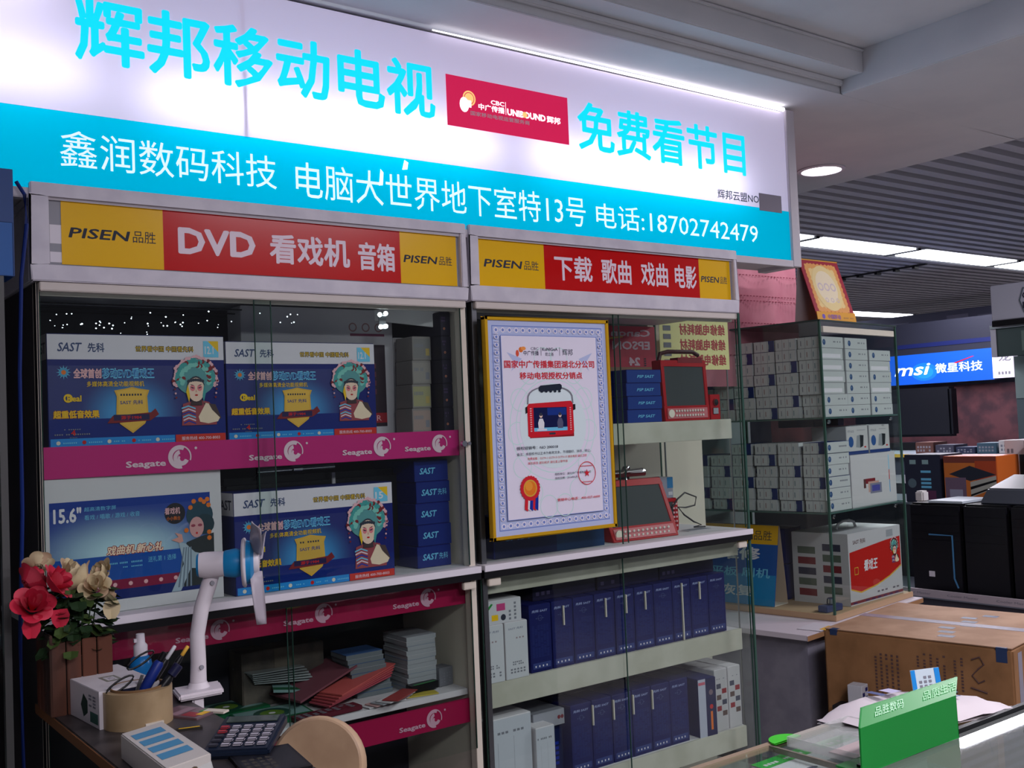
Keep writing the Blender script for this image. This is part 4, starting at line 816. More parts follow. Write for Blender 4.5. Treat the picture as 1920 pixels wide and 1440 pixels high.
fc = Face(c0 + h, d1, d2); fc.rect(.45, .35, .68, .62, M((130, 130, 120), .5)); fc.rect(.49, .40, .64, .57, OFF); fc.text('NO', .51, .43, .62, .54, GREYINK); fc.build('printed_top', t)
# tape roll used as pen holder
t = thing('tape_roll', 'wide roll of tan tape holding scissors and screwdrivers on the desk', 'tape roll', (.655, 2.20, ZD))
TAN = noisy('tan_tape', (150, 126, 92), (170, 146, 112), 12, .45); R0 = .068
b = B(); b.lathe([(R0 - .014, .0), (R0, .0), (R0, .072), (R0 - .014, .072), (R0 - .014, .0)], TAN, 32); b.build('tape', t, smooth=True)
b = B(); b.lathe([(R0 - .0145, .001), (R0 - .0145, .076), (R0 - .018, .076), (R0 - .018, .001)], M((120, 90, 60), .7), 32); b.build('card_core', t, smooth=True)
b = B(); b.box(-.006, -R0 - .0015, .0, .03, -R0 + .004, .012, CREAM); b.build('loose_tape_end', t)
def tool(name, label, cat, a, bb, parts):
    t2 = thing(name, label, cat, a); a = Vector(a); d = (Vector(bb) - a); L_ = d.length; d.normalize()
    for nm, f0, f1, r, m in parts: q = B(); q.tube([d * L_ * f0, d * L_ * (f0 + .08 * (f1 - f0)), d * L_ * (f1 - .08 * (f1 - f0)), d * L_ * f1], [r * .7, r, r, r * .7], m, 10); q.build(nm, t2, smooth=True)
    return t2
tx, ty = .655, 2.20
tool('screwdriver', 'blue-handled screwdriver leaning in the tape roll', 'screwdriver', (tx - .02, ty, ZD + .012), (tx + .055, ty - .01, ZD + .135), [('shaft', 0, .35, .003, STEEL), ('handle', .33, .86, .011, M((24, 44, 120), .4)), ('cap', .86, 1, .006, BLACK)])
tool('screwdriver', 'black-handled screwdriver with a pale tip leaning in the tape roll', 'screwdriver', (tx - .01, ty + .02, ZD + .012), (tx + .085, ty + .015, ZD + .14), [('handle', 0, .8, .009, BLACK), ('shaft', .8, 1, .004, M((200, 200, 205), .3))])
tool('pen', 'black pen with gold tip leaning out of the tape roll', 'pen', (tx, ty - .02, ZD + .012), (tx + .10, ty - .02, ZD + .142), [('barrel', 0, .86, .006, BLACK), ('tip', .86, 1, .004, GOLD)])
tool('marker', 'thick black marker lying slanted in the tape roll', 'pen', (tx + .005, ty - .03, ZD + .03), (tx + .075, ty - .035, ZD + .11), [('barrel', 0, .75, .009, BLACK), ('cap', .75, 1, .010, M((26, 28, 60), .4))])
t = thing('scissors', 'thin black-looped scissors standing in the tape roll', 'scissors', (tx - .025, ty - .01, ZD + .022))
b = B(); b.hexa([(0, 0, 0), (.008, 0, 0), (.008, .002, 0), (0, .002, 0), (.03, 0, .075), (.036, 0, .073), (.036, .002, .073), (.03, .002, .075)], STEEL); b.build('blade', t)
for dx, dz in ((-.012, .062), (.03, .105)):
    b = B(); b.tube([(dx + .018 * math.cos(k * PI / 8) * 1.5, 0, dz + .010 * math.sin(k * PI / 8) + .012 * math.cos(k * PI / 8)) for k in range(16)], .0022, BLACK, 6, True); b.build('finger_loop', t, smooth=True)
# spray bottle
t = thing('spray_bottle', 'small blue spray bottle with white nozzle behind the white box', 'bottle', (.745, 2.47, ZD))
b = B(); b.lathe([(0, 0), (.024, 0), (.026, .006), (.026, .055), (.022, .075), (.012, .084), (0, .085)], M((24, 110, 176), .25), 22); b.build('bottle', t, smooth=True)
b = B(); b.lathe([(.0155, .080), (.0155, .104), (.0105, .110), (.0095, .130), (.0, .131)], WHITE, 18); b.box(-.015, -.004, .112, -.008, .004, .120, WHITE); b.build('nozzle', t, smooth=True)
# plastic-wrapped box with blue windows
pA = az(226, 1376, ZD + .045); pN = az(305, 1352, ZD + .045); pE = az(396, 1412, ZD + .045)
d1 = Vector((pE.x - pN.x, pE.y - pN.y, 0)); d2 = Vector((pA.x - pN.x, pA.y - pN.y, 0))
t = thing('white_box', 'long shrink-wrapped white box with four blue windows, front of the desk', 'box', (pN.x, pN.y, ZD)); hh = Vector((0, 0, .045))
d1 = d1 * 1.0; b = B(); Z0 = Vector((0, 0, 0)); b.hexa([Z0, Z0 + d2, d2 + d1, d1, hh, hh + d2, hh + d2 + d1, hh + d1], M((196, 190, 184), .35)); b.build('box_body', t, bevel=.002)
fc = Face(hh + d2, -d2 * -1 * -1, d1) if False else Face(hh + d2, d1, -d2)
for k in range(4): fc.poly([(.12 + .19 * k, .12), (.25 + .19 * k, .12), (.25 + .19 * k, .82), (.12 + .19 * k, .82)], M((70, 140, 180), .3))
fc.build('blue_window', t)
b = B(); e = d2 + d1; b.hexa([e * .98 + Vector((0, 0, .002)), d1 * 1.0 + Vector((0, 0, .002)), d1 * 1.06 + Vector((0, 0, .002)), e + d1 * .06 + Vector((0, 0, .002)), e * .98 + hh * .7, d1 + hh * .7, d1 * 1.03 + hh * .5, e + d1 * .03 + hh * .5], glass_mat('shrink_wrap', (.9, .9, .9), 1, .35)); b.build('wrap_fold', t)
fc = Face(d2 + d1, -d2, hh); fc.disc(.6, .5, .12, M((90, 76, 60), .5), 12); fc.build('punched_hole', t)
# clip fan
t = thing('clip_fan', 'white and blue clip-on fan with a curved arm standing at the desk back', 'fan', (.812, 2.33, ZD)); O = Vector(t.location)
FW = M((222, 214, 220), .4); FB = M((20, 132, 190), .4)
def fp(px, py, y=2.33): return ay(px, py, y) - O
b = B(); base = fp(375, 1293)
b.hexa([(-.045, -.05, -.0 + .004), (.055, -.05, .004), (.075, .03, .004), (-.03, .04, .004), (-.045, -.05, .018), (.055, -.05, .018), (.075, .03, .018), (-.03, .04, .018)], FW); b.box(-.012, -.04, -.055, .014, .0, .004, FW); b.box(-.035, -.045, -.062, .03, .005, -.053, FW); b.build('clamp', t, bevel=.004)
b = B(); pts = [fp(372, 1288) + Vector((0, 0, .004)), fp(372, 1240), fp(370, 1190), fp(378, 1140), fp(392, 1095), fp(400, 1072)]
b.tube(pts, [.0185, .017, .0165, .017, .0175, .016], FW, 14); b.lathe([(.026, 0), (.022, .008), (.019, .014)], FW, 18, (pts[0].x, pts[0].y, .016)); b.build('arm', t, smooth=True)
b = B(); b.lathe([(0, -.004), (.005, -.004), (.005, 0)], GREYP, 10, (pts[4].x, pts[4].y - .018, pts[4].z + .004), 'y'); b.lathe([(0, -.004), (.005, -.004), (.005, 0)], GREYP, 10, (pts[1].x, pts[1].y - .018, pts[1].z - .01), 'y'); b.build('screw', t)
ax_ = Vector((.90, -.44, .0)).normalized(); m0 = fp(372, 1060); head = bpy.data.objects.new('fan_head', None)
rot = ax_.to_track_quat('Z', 'Y').to_matrix().to_4x4()
def head_part(name, prof, mats, seg=28):
    b = B(); k = 0
    for (p0, p1, m) in prof: b.lathe(p0, m, seg)
    o = b.build(name, t, smooth=True); o.location = m0; o.rotation_euler = rot.to_euler(); return o
b = B(); b.lathe([(0, -.004), (.024, -.003), (.027, .002)], FB, 28); b.lathe([(.027, .002), (.029, .012), (.029, .050), (.028, .056)], FW, 28); b.lathe([(.028, .056), (.030, .060), (.033, .082), (.030, .094), (.0, .095)], FB, 28); o = b.build('motor_housing', t, smooth=True); o.location = m0; o.rotation_euler = rot.to_euler()
b = B(); b.lathe([(.0, .094), (.052, .096), (.056, .100), (.056, .103), (.050, .106), (0, .107)], FW, 32); b.lathe([(.050, .106), (.047, .116), (.030, .122), (0, .123)], FB, 32); o = b.build('rear_disc', t, smooth=True); o.location = m0; o.rotation_euler = rot.to_euler(); o.parent = t
b = B(); b.lathe([(0, .135), (.022, .133), (.027, .126), (.027, .118)], FW, 24); hub = b.build('hub', t, smooth=True); hub.location = m0; hub.rotation_euler = rot.to_euler()
BLD = M((176, 168, 178), .35, name='fan_blade')
for k in range(3):
    a0 = 2 * PI * k / 3 + 2.1; b = B(); vs = []; n1, n2 = 9, 5
    for i in range(n1):
        f = i / (n1 - 1); r = .022 + .118 * f
        for j in range(n2):
            g = j / (n2 - 1) - .5; wd_ = .55 * math.sin(PI * (f * .80 + .16)) ** .7; aa = a0 + g * wd_ * (1.5 - .5 * f) + .35 * f; vs.append((r * math.cos(aa), r * math.sin(aa), .125 + g * .028 * (1 - .3 * f) + .010 * f))
    b.add(vs, [(i * n2 + j, i * n2 + j + 1, (i + 1) * n2 + j + 1, (i + 1) * n2 + j) for i in range(n1 - 1) for j in range(n2 - 1)], BLD); o = b.build('blade', t, smooth=True); o.location = m0; o.rotation_euler = rot.to_euler()
    sm = o.modifiers.new('thickness', 'SOLIDIFY'); sm.thickness = .0018
# calculator, leaflets, notebook, stool
t = thing('calculator', 'dark blue desk calculator with pale keys by the desk edge', 'calculator', (.757, 1.885, ZD), -.62)
b = B(); b.hexa([(-.06, -.085, .004), (.06, -.085, .004), (.06, .085, .012), (-.06, .085, .012), (-.06, -.085, .018), (.06, -.085, .018), (.06, .085, .034), (-.06, .085, .034)], M((20, 30, 48), .35)); b.box(-.05, -.08, 0, .05, .08, .008, BLACK); b.build('calculator_body', t, bevel=.005)
b = B(); sl = .016 / .17
for r in range(5):
    for c in range(5):
        y = -.07 + r * .021; z = .0185 + (y + .085) * sl; b.box(-.052 + c * .0215, y, z, -.036 + c * .0215, y + .013, z + .004, (M((176, 170, 180), .4), M((176, 50, 60), .4), M((50, 50, 60), .4))[0 if 0 < c else (1 if r > 2 else 2)])
b.build('key', t, bevel=.001); b = B(); b.hexa([(-.048, .045, .0312), (.048, .045, .0312), (.048, .072, .0338), (-.048, .072, .0338), (-.048, .045, .033), (.048, .045, .033), (.048, .072, .0355), (-.048, .072, .0355)], M((60, 70, 66), .15)); b.build('display', t)
def lf(name, label, px, py, w, d, a, m, art=None, z=ZD, th=.004): 
    p = az(px, py, z); t = thing(name, label, 'leaflet', (p.x, p.y, z), a); b = B(); b.box(-w / 2, -d / 2, 0, w / 2, d / 2, th, m); b.build('sheet', t)
    if art: f = Face((-w / 2, -d / 2, th), (w, 0, 0), (0, d, 0)); art(f); f.build('printed_top', t)
lf('leaflet', 'colourful leaflet with red and yellow print under the fan clamp', 352, 1338, .07, .11, .5, M((110, 84, 90), .3), lambda f: (f.rect(.1, .1, .5, .45, M((150, 40, 50), .4)), f.rect(.3, .05, .9, .2, YEL), f.rect(.05, .5, .9, .7, M((150, 120, 130), .4)), f.rect(.6, .2, .95, .3, GREEN)))
lf('ruler_card', 'pale narrow card lying beside the fan clamp', 405, 1335, .02, .05, .6, CREAM, None, ZD + .001)
lf('notebook', 'black notebook lying at the near edge of the desk', 505, 1432, .11, .15, -.15, BLACK, lambda f: (f.rect(.05, .05, .95, .95, M((26, 26, 32), .35)), f.marks(.1, .2, .6, .7, 4, M((60, 56, 50), .5), .6, 4)), ZD, .007)
lf('price_tag', 'yellow-printed dark card beside the tape roll', 355, 1368, .05, .012, -.3, M((40, 36, 30), .5), lambda f: f.rect(.1, .2, .9, .7, YEL), ZD)
t = thing('stool', 'beige stool with round padded seat tipped against the desk', 'stool', (.95, 2.02, 0)); O = Vector(t.location)
STM = noisy('beige_vinyl', (158, 128, 100), (172, 142, 112), 10, .5); STR = M((186, 156, 126), .45)
c = ay(592, 1437, 2.02) - O; nrm = Vector((-.62, -.72, .32)).normalized(); rt = nrm.to_track_quat('Z', 'Y').to_matrix().to_4x4()
b = B(); b.lathe([(0, .0), (.092, .002), (.096, -.002)], STM, 36); b.lathe([(.096, -.002), (.101, -.008), (.101, -.030), (.094, -.036), (0, -.037)], STR, 36); o = b.build('seat', t, smooth=True); o.location = c; o.rotation_euler = rt.to_euler()
b = B(); back = c - nrm * .036; b.tube([back, back + Vector((.03, .02, -.12)), (.03, .0, .30)], .012, STEEL, 12); b.build('post', t, smooth=True)
for k in range(5):
    a = 2 * PI * k / 5; b = B(); b.tube([(.03, 0, .30), (.03 + .07 * math.cos(a), .07 * math.sin(a), .26), (.03 + .15 * math.cos(a), .15 * math.sin(a), .012)], .009, STEEL, 8); b.build('leg', t, smooth=True)

# ------------------------------------------------------------------ neighbouring stall at the far edge: cabinet, blue light box, cable
t = thing('display_cabinet', 'dark neighbouring glass cabinet beyond the blue cable, at the frame edge', 'display cabinet', (-.12, 2.5, 0))
b = B(); b.box(0, .42, 0, .60, .44, 1.93, M((40, 40, 44), .6)); b.box(0, 0, 0, .60, .42, .5, M((28, 28, 32), .6)); b.box(.585, 0, .5, .60, .02, 1.93, M((80, 80, 80), .4)); b.box(.55, 0, .5, .556, .02, 1.93, M((120, 116, 100), .4)); b.build('side_frame', t)
for z in (.80, 1.10, 1.42, 1.68): b = B(); b.box(.0, .03, z, .58, .40, z + .008, M((120, 150, 140), .3)); b.build('glass_shelf', t)
b = B(); b.box(.0, .0, .5, .58, .005, 1.93, GLASS); b.build('glass_door', t)
for i, (x, z, w, h, c) in enumerate(((.44, 1.428, .17, .12, (160, 160, 170)), (.44, 1.69, .16, .09, (150, 140, 140)), (.45, 1.11, .15, .18, (150, 160, 176)), (.44, .81, .15, .12, (130, 130, 136)))):
    carton('carton', 'dim pale carton in the neighbouring dark cabinet, %s shelf' % ('third', 'top', 'second', 'lowest')[i], 'carton', w, .15, h, (-.12 + x, 2.62, z), side=M(c, .6), art=lambda fc: fc.marks(.1, .2, .9, .8, 4, GREYINK, .6, 3))
t = thing('light_box', 'dark blue hanging sign box at the frame edge beside the shop sign', 'sign', (-.30, 2.50, 1.929))
b = B(); b.box(0, 0, 0, .803, .10, .24, M((20, 60, 120), .4)); b.box(.0, -.002, .0, .80, 0, .12, M((16, 84, 156), .4)); b.build('box_body', t, bevel=.002)
b = B(); cp = [ay(30, 340, 2.585), ay(46, 365, 2.585), ay(50, 420, 2.585), ay(40, 520, 2.585), ay(37, 700, 2.585), ay(42, 960, 2.585), ay(38, 1200, 2.585), ay(44, 1440, 2.585)]; b.tube(cp + [Vector((cp[-1].x, 2.58, .0))], .0045, M((14, 40, 110), .4), 8); o = b.build('cable', smooth=True); tag(o, 'blue cable hanging down between the dark cabinet and the pink-striped one', 'cable')
# ------------------------------------------------------------------ the glass tower of small white boxes
TR = math.radians(8); TX, TY, TZ = 3.95, 2.95, .645
TW, TD, TT = .76, .90, 1.97
ux = Vector((math.cos(TR), math.sin(TR), 0)); uy = Vector((-math.sin(TR), math.cos(TR), 0))
def tw_pt(x, y, z): return Vector((TX, TY, 0)) + ux * x + uy * y + Vector((0, 0, z))
t = thing('base_cabinet', 'grey low cabinet with white top board carrying the glass tower', 'cabinet', tw_pt(-.345, -.055, 0), TR)
b = B(); b.box(.05, .03, .05, 1.12, .93, .595, noisy('grey_laminate', (112, 110, 124), (124, 122, 134), 10, .6)); b.build('cabinet_body', t, bevel=.002)
b = B(); b.box(.07, .05, 0, 1.10, .91, .05, BLACK); b.build('plinth', t)
b = B(); b.box(0, 0, .595, 1.12, .955, .618, M((196, 188, 196), .5)); b.box(-.002, -.003, .593, 1.12, 0, .617, M((150, 110, 76), .6)); b.build('top_board', t, bevel=.002)
tower = thing('glass_tower', 'square glass display tower stacked with small white boxes', 'display cabinet', (TX, TY, 0), TR)
b = B(); b.box(-.01, -.01, .6185, TW + .01, TD, TZ, M((176, 146, 116), .6)); b.build('wooden_base', tower, bevel=.002)
b = B(); b.box(-.005, -.005, TT, TW + .005, TD, TT + .008, M((50, 64, 62), .2)); b.box(.03, 0, TT - .05, TW - .02, .012, TT - .02, CREAM); b.build('top_plate', tower, bevel=.001)
for x0, y0, x1, y1 in ((0, 0, TW, .005), (0, .006, .005, TD), (TW - .005, .006, TW, TD), (0.006, TD - .005, TW - .006, TD)):
    b = B(); b.box(x0, y0, TZ, x1, y1, TT, GLASS); b.build('glass_side', tower)
for x, y in ((-.002, -.002), (TW - .008, -.002), (-.002, TD - .008), (TW - .008, TD - .008)):
    b = B(); b.box(x, y, TZ, x + .010, y + .010, TT, GEDGE); b.build('corner_edge', tower)
for z in (1.10, 1.532):
    b = B(); b.box(.008, .008, z - .007, TW - .008, TD - .008, z, M((70, 96, 92), .15)); b.build('glass_shelf', tower)
    b = B(); b.lathe([(0, -.006), (.009, -.005), (.011, .0), (.009, .005), (0, .006)], CHROME, 12, (.06, .012, z - .02), 'y'); b.lathe([(0, -.006), (.009, -.005), (.011, .0), (.009, .005), (0, .006)], CHROME, 12, (TW - .08, .012, z - .02), 'y'); b.build('shelf_clip', tower, smooth=True)
WB = M((182, 182, 188), .5); WB2 = M((188, 190, 192), .5); NB = M((16, 40, 98), .5); DOT = M((40, 70, 120), .5)
def proto_box(kind):
    t = thing('accessory_box', '-', 'box', (0, 0, 0), TR)
    w, d, h = .222, .108, .0525
    b = B(); b.box(0, 0, 0, w, d, h, NB if kind == 2 else WB); b.build('box_body', t, bevel=.0012, seg=1)
    f = Face((0, 0, 0), (w, 0, 0), (0, 0, h)); f.rect(.01, .03, .99, .97, WB2)
    if kind != 1: f.disc(.2, .5, .062, DOT, 14); f.disc(.19, .55, .025, M((90, 120, 150), .5), 8); f.marks(.58, .5, .9, .72, 6, GREYINK, .8)
    else: f.rect(.06, .15, .9, .5, WHITE)
    f.build('printed_front', t)
    f = Face((0, d, 0), (0, -d, 0), (0, 0, h)); f.rect(.0, .03, .95 if kind != 2 else .72, .97, WB2)
    for k in range(3): f.rect(.12 + .3 * k, .25, .16 + .3 * k, .7, (GREYINK, M((150, 120, 120), .5), M((110, 130, 140), .5))[k])
    f.rect(.33, .02, .345, .98, GREYINK); f.rect(.66, .02, .675, .98, GREYINK)
    f.build('printed_side', t); return t
protos = [proto_box(0), proto_box(1), proto_box(2)]; used = [0, 0, 0]
TIER = ['lowest tier', 'second tier', 'third tier', 'fourth tier', 'fifth tier', 'sixth tier', 'seventh tier', 'eighth tier']
def put_box(x, y, z, label, group, kind=0, rz=0):
    o = protos[kind] if not used[kind] else copy_tree(protos[kind]); used[kind] = 1
    o.location = tw_pt(x, y, z); o.rotation_euler = (0, 0, TR + rz); o['label'] = label; o['group'] = group
GU = 'small white boxes on the top shelf of the tower'; GM = 'small white boxes on the middle shelf of the tower'
DEP = ['front', 'second', 'third', 'fourth', 'fifth', 'sixth', 'rearmost']
for k in range(7):
    n = 7 if k not in (5,) else 6
    for r in range(n):
        x = .022 + random.uniform(-.004, .004) + (.02 if (k == 0 and r < 2) else 0); kind = 0 if k else (1 if 1 < r < 6 else 0)
        put_box(x, .02 + k * .118 + random.uniform(-.002, .002), 1.5325 + r * .0532, 'small white box on the top shelf, %s stack along the glass side, %s' % (DEP[k], TIER[r]), GU, 2 if (k + r) % 3 == 2 and k else kind, random.uniform(-.02, .02))
for c in (1, 2):
    for r in range(7 if c == 1 else 6):
        put_box(.026 + c * .238, .02, 1.5325 + r * .0532, 'small white box on the top shelf, %s stack facing the aisle, %s' % (('middle', 'outer')[c - 1], TIER[r]), GU, 1 if (c == 2 and r in (2, 4)) else 0, random.uniform(-.01, .01))
for k in range(6):
    for r in range((6, 6, 6, 6, 5, 5)[k]):
        put_box(.022 + random.uniform(-.004, .006), .022 + k * .128 + random.uniform(-.003, .003), 1.1005 + r * .0532, 'small white box on the middle shelf, %s stack along the glass side, %s' % (DEP[k], TIER[r]), GM, 2 if (k * 2 + r) % 3 == 2 else 0, random.uniform(-.03, .03))
def a(fc): fc.rect(.0, .0, 1, 1, M((196, 192, 196), .5)); fc.rect(.28, .42, .52, .52, DRED); fc.rect(.26, .34, .31, .52, M((90, 50, 50), .5)); fc.rect(.36, .25, .60, .46, M((190, 150, 140), .5)); fc.rect(.40, .22, .66, .42, M((120, 120, 140), .5)); fc.rect(.44, .26, .62, .38, M((70, 70, 150), .5)); fc.rect(.84, .2, .855, .95, LBLUE); fc.rect(.84, .45, .855, .65, RED); fc.rect(.85, .2, .856, .45, BLUE)
o = carton('white_carton', 'large white carton with device picture inside the tower, middle shelf', 'carton', .46, .26, .245, tw_pt(.505, .03, 1.1005), TR, side=OFF, art=a)
def wc(fc):
    fc.rect(.01, .01, .99, .99, M((188, 186, 188), .5)); fc.rect(.0, .0, 1, .12, M((24, 50, 110), .5)); fc.text('mus', .08, .78, .35, .86, GREYINK); fc.marks(.5, .84, .9, .88, 8, GREYINK); fc.disc(.2, .45, .12, M((40, 80, 140), .5), 16)
    fc.poly([(.42, .25), (.62, .22), (.62, .68), (.48, .66)], M((140, 144, 150), .5)); fc.poly([(.62, .22), (.76, .28), (.80, .66), (.62, .68)], M((30, 34, 40), .5)); fc.disc(.85, .24, .05, RED, 8, .03)
for i, x in enumerate((.395, .625)): carton('white_carton', 'white speaker carton on top of the large white one, %s' % ('nearer the corner post', 'at the outer glass')[i], 'carton', .215, .18, .135, tw_pt(x, .05, 1.348), TR, side=WB, art=wc)
carton('carton', 'mixed blue and brown carton on the tower middle shelf under the top glass', 'carton', .30, .2, .035, tw_pt(.50, .25, 1.4855), TR, side=M((60, 90, 130), .5), art=lambda fc: (fc.rect(.3, 0, .8, 1, M((110, 80, 76), .5)), fc.rect(.8, .0, 1, 1, M((150, 130, 160), .5))))
RW = M((190, 186, 192), .5)
def rw(fc):
    fc.rect(.0, .0, 1, 1, RW); fc.poly([(.02, .24), (.2, .17), (.5, .22), (.75, .3), (.985, .42), (.985, .84), (.7, .82), (.02, .74)], M((190, 34, 30), .4)); fc.poly([(.02, .22), (.2, .15), (.5, .2), (.75, .28), (.99, .40), (.99, .42), (.75, .3), (.5, .22), (.2, .17), (.02, .24)], GOLD)
    fc.rect(.0, .015, 1, .055, M((120, 50, 60), .5)); fc.marks(.05, .02, .95, .05, 8, M((60, 40, 90), .5)); fc.text('SAST 先科', .09, .84, .32, .91, M((90, 60, 60), .5), .02); fc.rect(.72, .86, .85, .96, GREYP)
    fc.marks(.5, .1, .95, .14, 6, M((110, 100, 110), .5))
    fc.text('看戏王', .27, .44, .53, .60, WHITE, .03, .2); fc.ring(.13, .47, .05, .04, GOLD, 4, PI / 4, 2 * PI + PI / 4)
    opera(fc, .86, .66, .055, M((90, 40, 40), .5))
def rs_(fc):
    fc.rect(0, 0, 1, 1, RW)
    for r in range(5):
        for c in range(2): fc.rect(.1 + .45 * c, .1 + .15 * r + .05 * c, .42 + .45 * c, .2 + .15 * r + .05 * c, M(((120, 40, 50), (90, 100, 90), (60, 60, 80))[(r + c) % 3], .5))
o = carton('player_carton', 'white and red carton with white handle in the tower bottom', 'carton', .50, .30, .335, tw_pt(.475, .03, TZ + .0005), TR - .04, side=RW, art=rw, sideart=rs_)
b = B(); b.tube([(-.09, .15, .335), (-.075, .15, .36), (-.03, .15, .372), (.03, .15, .372), (.075, .15, .36), (.09, .15, .335)], .007, OFF, 8); b.build('carry_handle', o, smooth=True)
for i in range(4):
    carton('player_carton', 'navy carton in the tower bottom behind the repair sign, %s' % ('lowest near the post', 'lowest farther back', 'upper near the post', 'upper farther back')[i], 'carton', .15, .24, .17, tw_pt(.32, .38 + .25 * (i % 2), TZ + .0005 + .1745 * (i // 2)), TR, side=M((12, 24, 84), .4), sideart=lambda fc: (fc.rect(.02, .02, .98, .98, M((14, 30, 100), .4)), fc.text('SAST', .5, .1, .75, .3, LBLUE, .02)))
b = B(); b.box(0, 0, 0, .12, .05, .03, M((60, 70, 110), .3)); b.lathe([(0, 0), (.022, .004), (.018, .03), (0, .034)], CHROME, 14, (.06, .02, .03)); o = b.build('silver_gadget', loc=tw_pt(.02, .05, TZ + .001), bevel=.003, smooth=True); tag(o, 'small silver gadget at the corner post in the tower bottom', 'gadget')
# desk calendar card on the tower
t = thing('calendar_card', 'red and gold folded tent card standing on top of the glass tower', 'calendar', tw_pt(.08, .055, TT + .0085), TR - .12)
CW = .30
YO = M((226, 160, 40), .5)
b = B()
b.hexa([(0, 0, .03), (CW, 0, .03), (CW, .003, .03), (0, .003, .03), (.0, .085, .30), (CW, .085, .30), (CW, .088, .30), (0, .088, .30)], M((150, 30, 50), .5)); b.build('front_panel', t)
b = B(); b.hexa([(0, .12, .0), (CW, .12, .0), (CW, .123, .0), (0, .123, .0), (0, .087, .302), (CW, .087, .302), (CW, .090, .302), (0, .090, .302)], M((176, 164, 168), .5)); b.box(-.003, .085, .30, CW + .003, .092, .306, YO); b.build('rear_panel', t)
b = B(); b.hexa([(0, -.008, 0), (CW, -.008, 0), (CW, -.005, 0), (0, -.005, 0), (0, -.001, .046), (CW, -.001, .046), (CW, .002, .046), (0, .002, .046)], YO); b.box(0, -.006, 0, CW, .122, .003, YO); b.build('foot_strip', t)
n_ = Vector((0, .085, .27)); fc = Face((0, -.0003, .03), (CW, 0, 0), n_); fc.rect(.0, .0, 1, 1, M((160, 36, 56), .5)); fc.rect(.10, .07, .90, .93, M((226, 166, 96), .5)); fc.rect(.14, .11, .86, .89, M((236, 206, 140), .5))
rs = random.Random(4)
for k in range(34):
    a_ = 2 * PI * k / 34; rr = .40 + rs.uniform(-.02, .03); fc.disc(.5 + max(-.37, min(.37, rr * 1.3 * math.cos(a_))), .50 + max(-.40, min(.40, rr * 1.3 * math.sin(a_))), .05, M((226, 160, 90), .5), 8)
fc.disc(.5, .5, .34, M((232, 210, 150), .5), 24, .42); fc.disc(.5, .52, .26, M((236, 222, 190), .5), 20, .30)
for k in range(3): fc.ring(.34 + .16 * k, .52, .07, .045, M((206, 190, 196), .5)); fc.ring(.40 + .14 * k, .28, .04, .025, M((206, 190, 196), .5))
fc.build('printed_face', t)
fc = Face((0, -.0083, .0), (CW, 0, 0), (0, .007, .046)); fc.disc(.16, .5, .04, M((110, 80, 190), .5), 10); fc.text('中国移动', .27, .25, .60, .75, M((140, 90, 170), .5), .02); fc.marks(.68, .35, .95, .6, 8, M((190, 140, 80), .5)); fc.build('printed_foot', t)
# repair sign on the white board
pb = tw_pt(.035, .33, TZ)
t = thing('repair_sign', 'yellow and blue tent sign about repairs on the white board', 'sign', (pb.x, pb.y, .646), TR - PI / 2)
w_, h_ = .42, .375
b = B(); b.hexa([(-w_, 0, 0), (0, 0, 0), (0, .003, 0), (-w_, .003, 0), (-w_, .075, h_), (0, .075, h_), (0, .078, h_), (-w_, .078, h_)], M((10, 60, 150), .4)); b.build('front_panel', t)
b = B(); b.hexa([(-w_, .12, 0), (0, .12, 0), (0, .123, 0), (-w_, .123, 0), (-w_, .078, h_), (0, .078, h_), (0, .081, h_), (-w_, .081, h_)], M((196, 170, 150), .6)); b.box(-w_, .002, 0, 0, .12, .003, CREAM); b.build('rear_panel', t)
fc = Face((-w_, -.0005, 0), (w_, 0, 0), (0, .075, h_)); fc.rect(0, .76, 1, 1, M((226, 168, 16), .4)); fc.rect(0, 0, 1, .76, M((14, 80, 160), .4)); fc.rect(0, 0, 1, .38, M((24, 130, 190), .4))
pisen(fc, .05, .82, .92, .93); fc.text('维修', .22, .55, .78, .72, WHITE, .03); fc.text('平板 刷机', .12, .34, .92, .46, LBLUE, .015); fc.text('恢复', .25, .10, .72, .24, WHITE, .02); fc.build('printed_face', t)
b = B(); b.box(0, 0, 0, .16, .11, .002, M((200, 196, 204), .5)); b.box(.03, -.006, .0, .12, .02, .003, M((220, 170, 60), .5)); o = b.build('paper_sheet', loc=tw_pt(-.24, -.06, .6195)); o.rotation_euler = (0, 0, .2); tag(o, 'white paper sheet with yellow edge lying on the white board corner', 'paper')
# big cardboard carton before the tower
CARD = noisy('cardboard', (124, 86, 50), (142, 100, 62), 7, .8); CARDT = noisy('cardboard_lid', (150, 116, 90), (168, 134, 108), 6, .75); TAPE = M((150, 146, 160), .25); BT = M((40, 56, 90), .4)
t = thing('cardboard_carton', 'big brown cardboard carton with taped lid in front of the tower', 'carton', (3.627, 2.772, 0), math.radians(9.5)); Lx, Ly, Hh = .72, .75, .655
b = B(); b.box(0, -Ly, 0, Lx, 0, Hh, CARD); b.build('carton_body', t, bevel=.008, seg=3)
b = B(); b.box(.004, -Ly + .004, Hh, Lx / 2 - .001, -.004, Hh + .004, CARDT); b.box(Lx / 2 + .001, -Ly + .004, Hh, Lx - .004, -.004, Hh + .004, CARDT); b.build('lid_flap', t, bevel=.001)
b = B(); b.box(Lx / 2 - .03, -Ly - .001, Hh + .004, Lx / 2 + .03, .001, Hh + .005, TAPE); b.box(-.001, -Ly + .02, Hh - .05, .012, -Ly + .06, Hh + .0045, BT); b.box(-.0012, -.06, Hh - .02, .03, -.03, Hh + .0045, BT); b.box(.05, -Ly - .0012, .1, .09, -Ly - .0001, Hh - .02, TAPE); b.build('tape', t)
b = B()
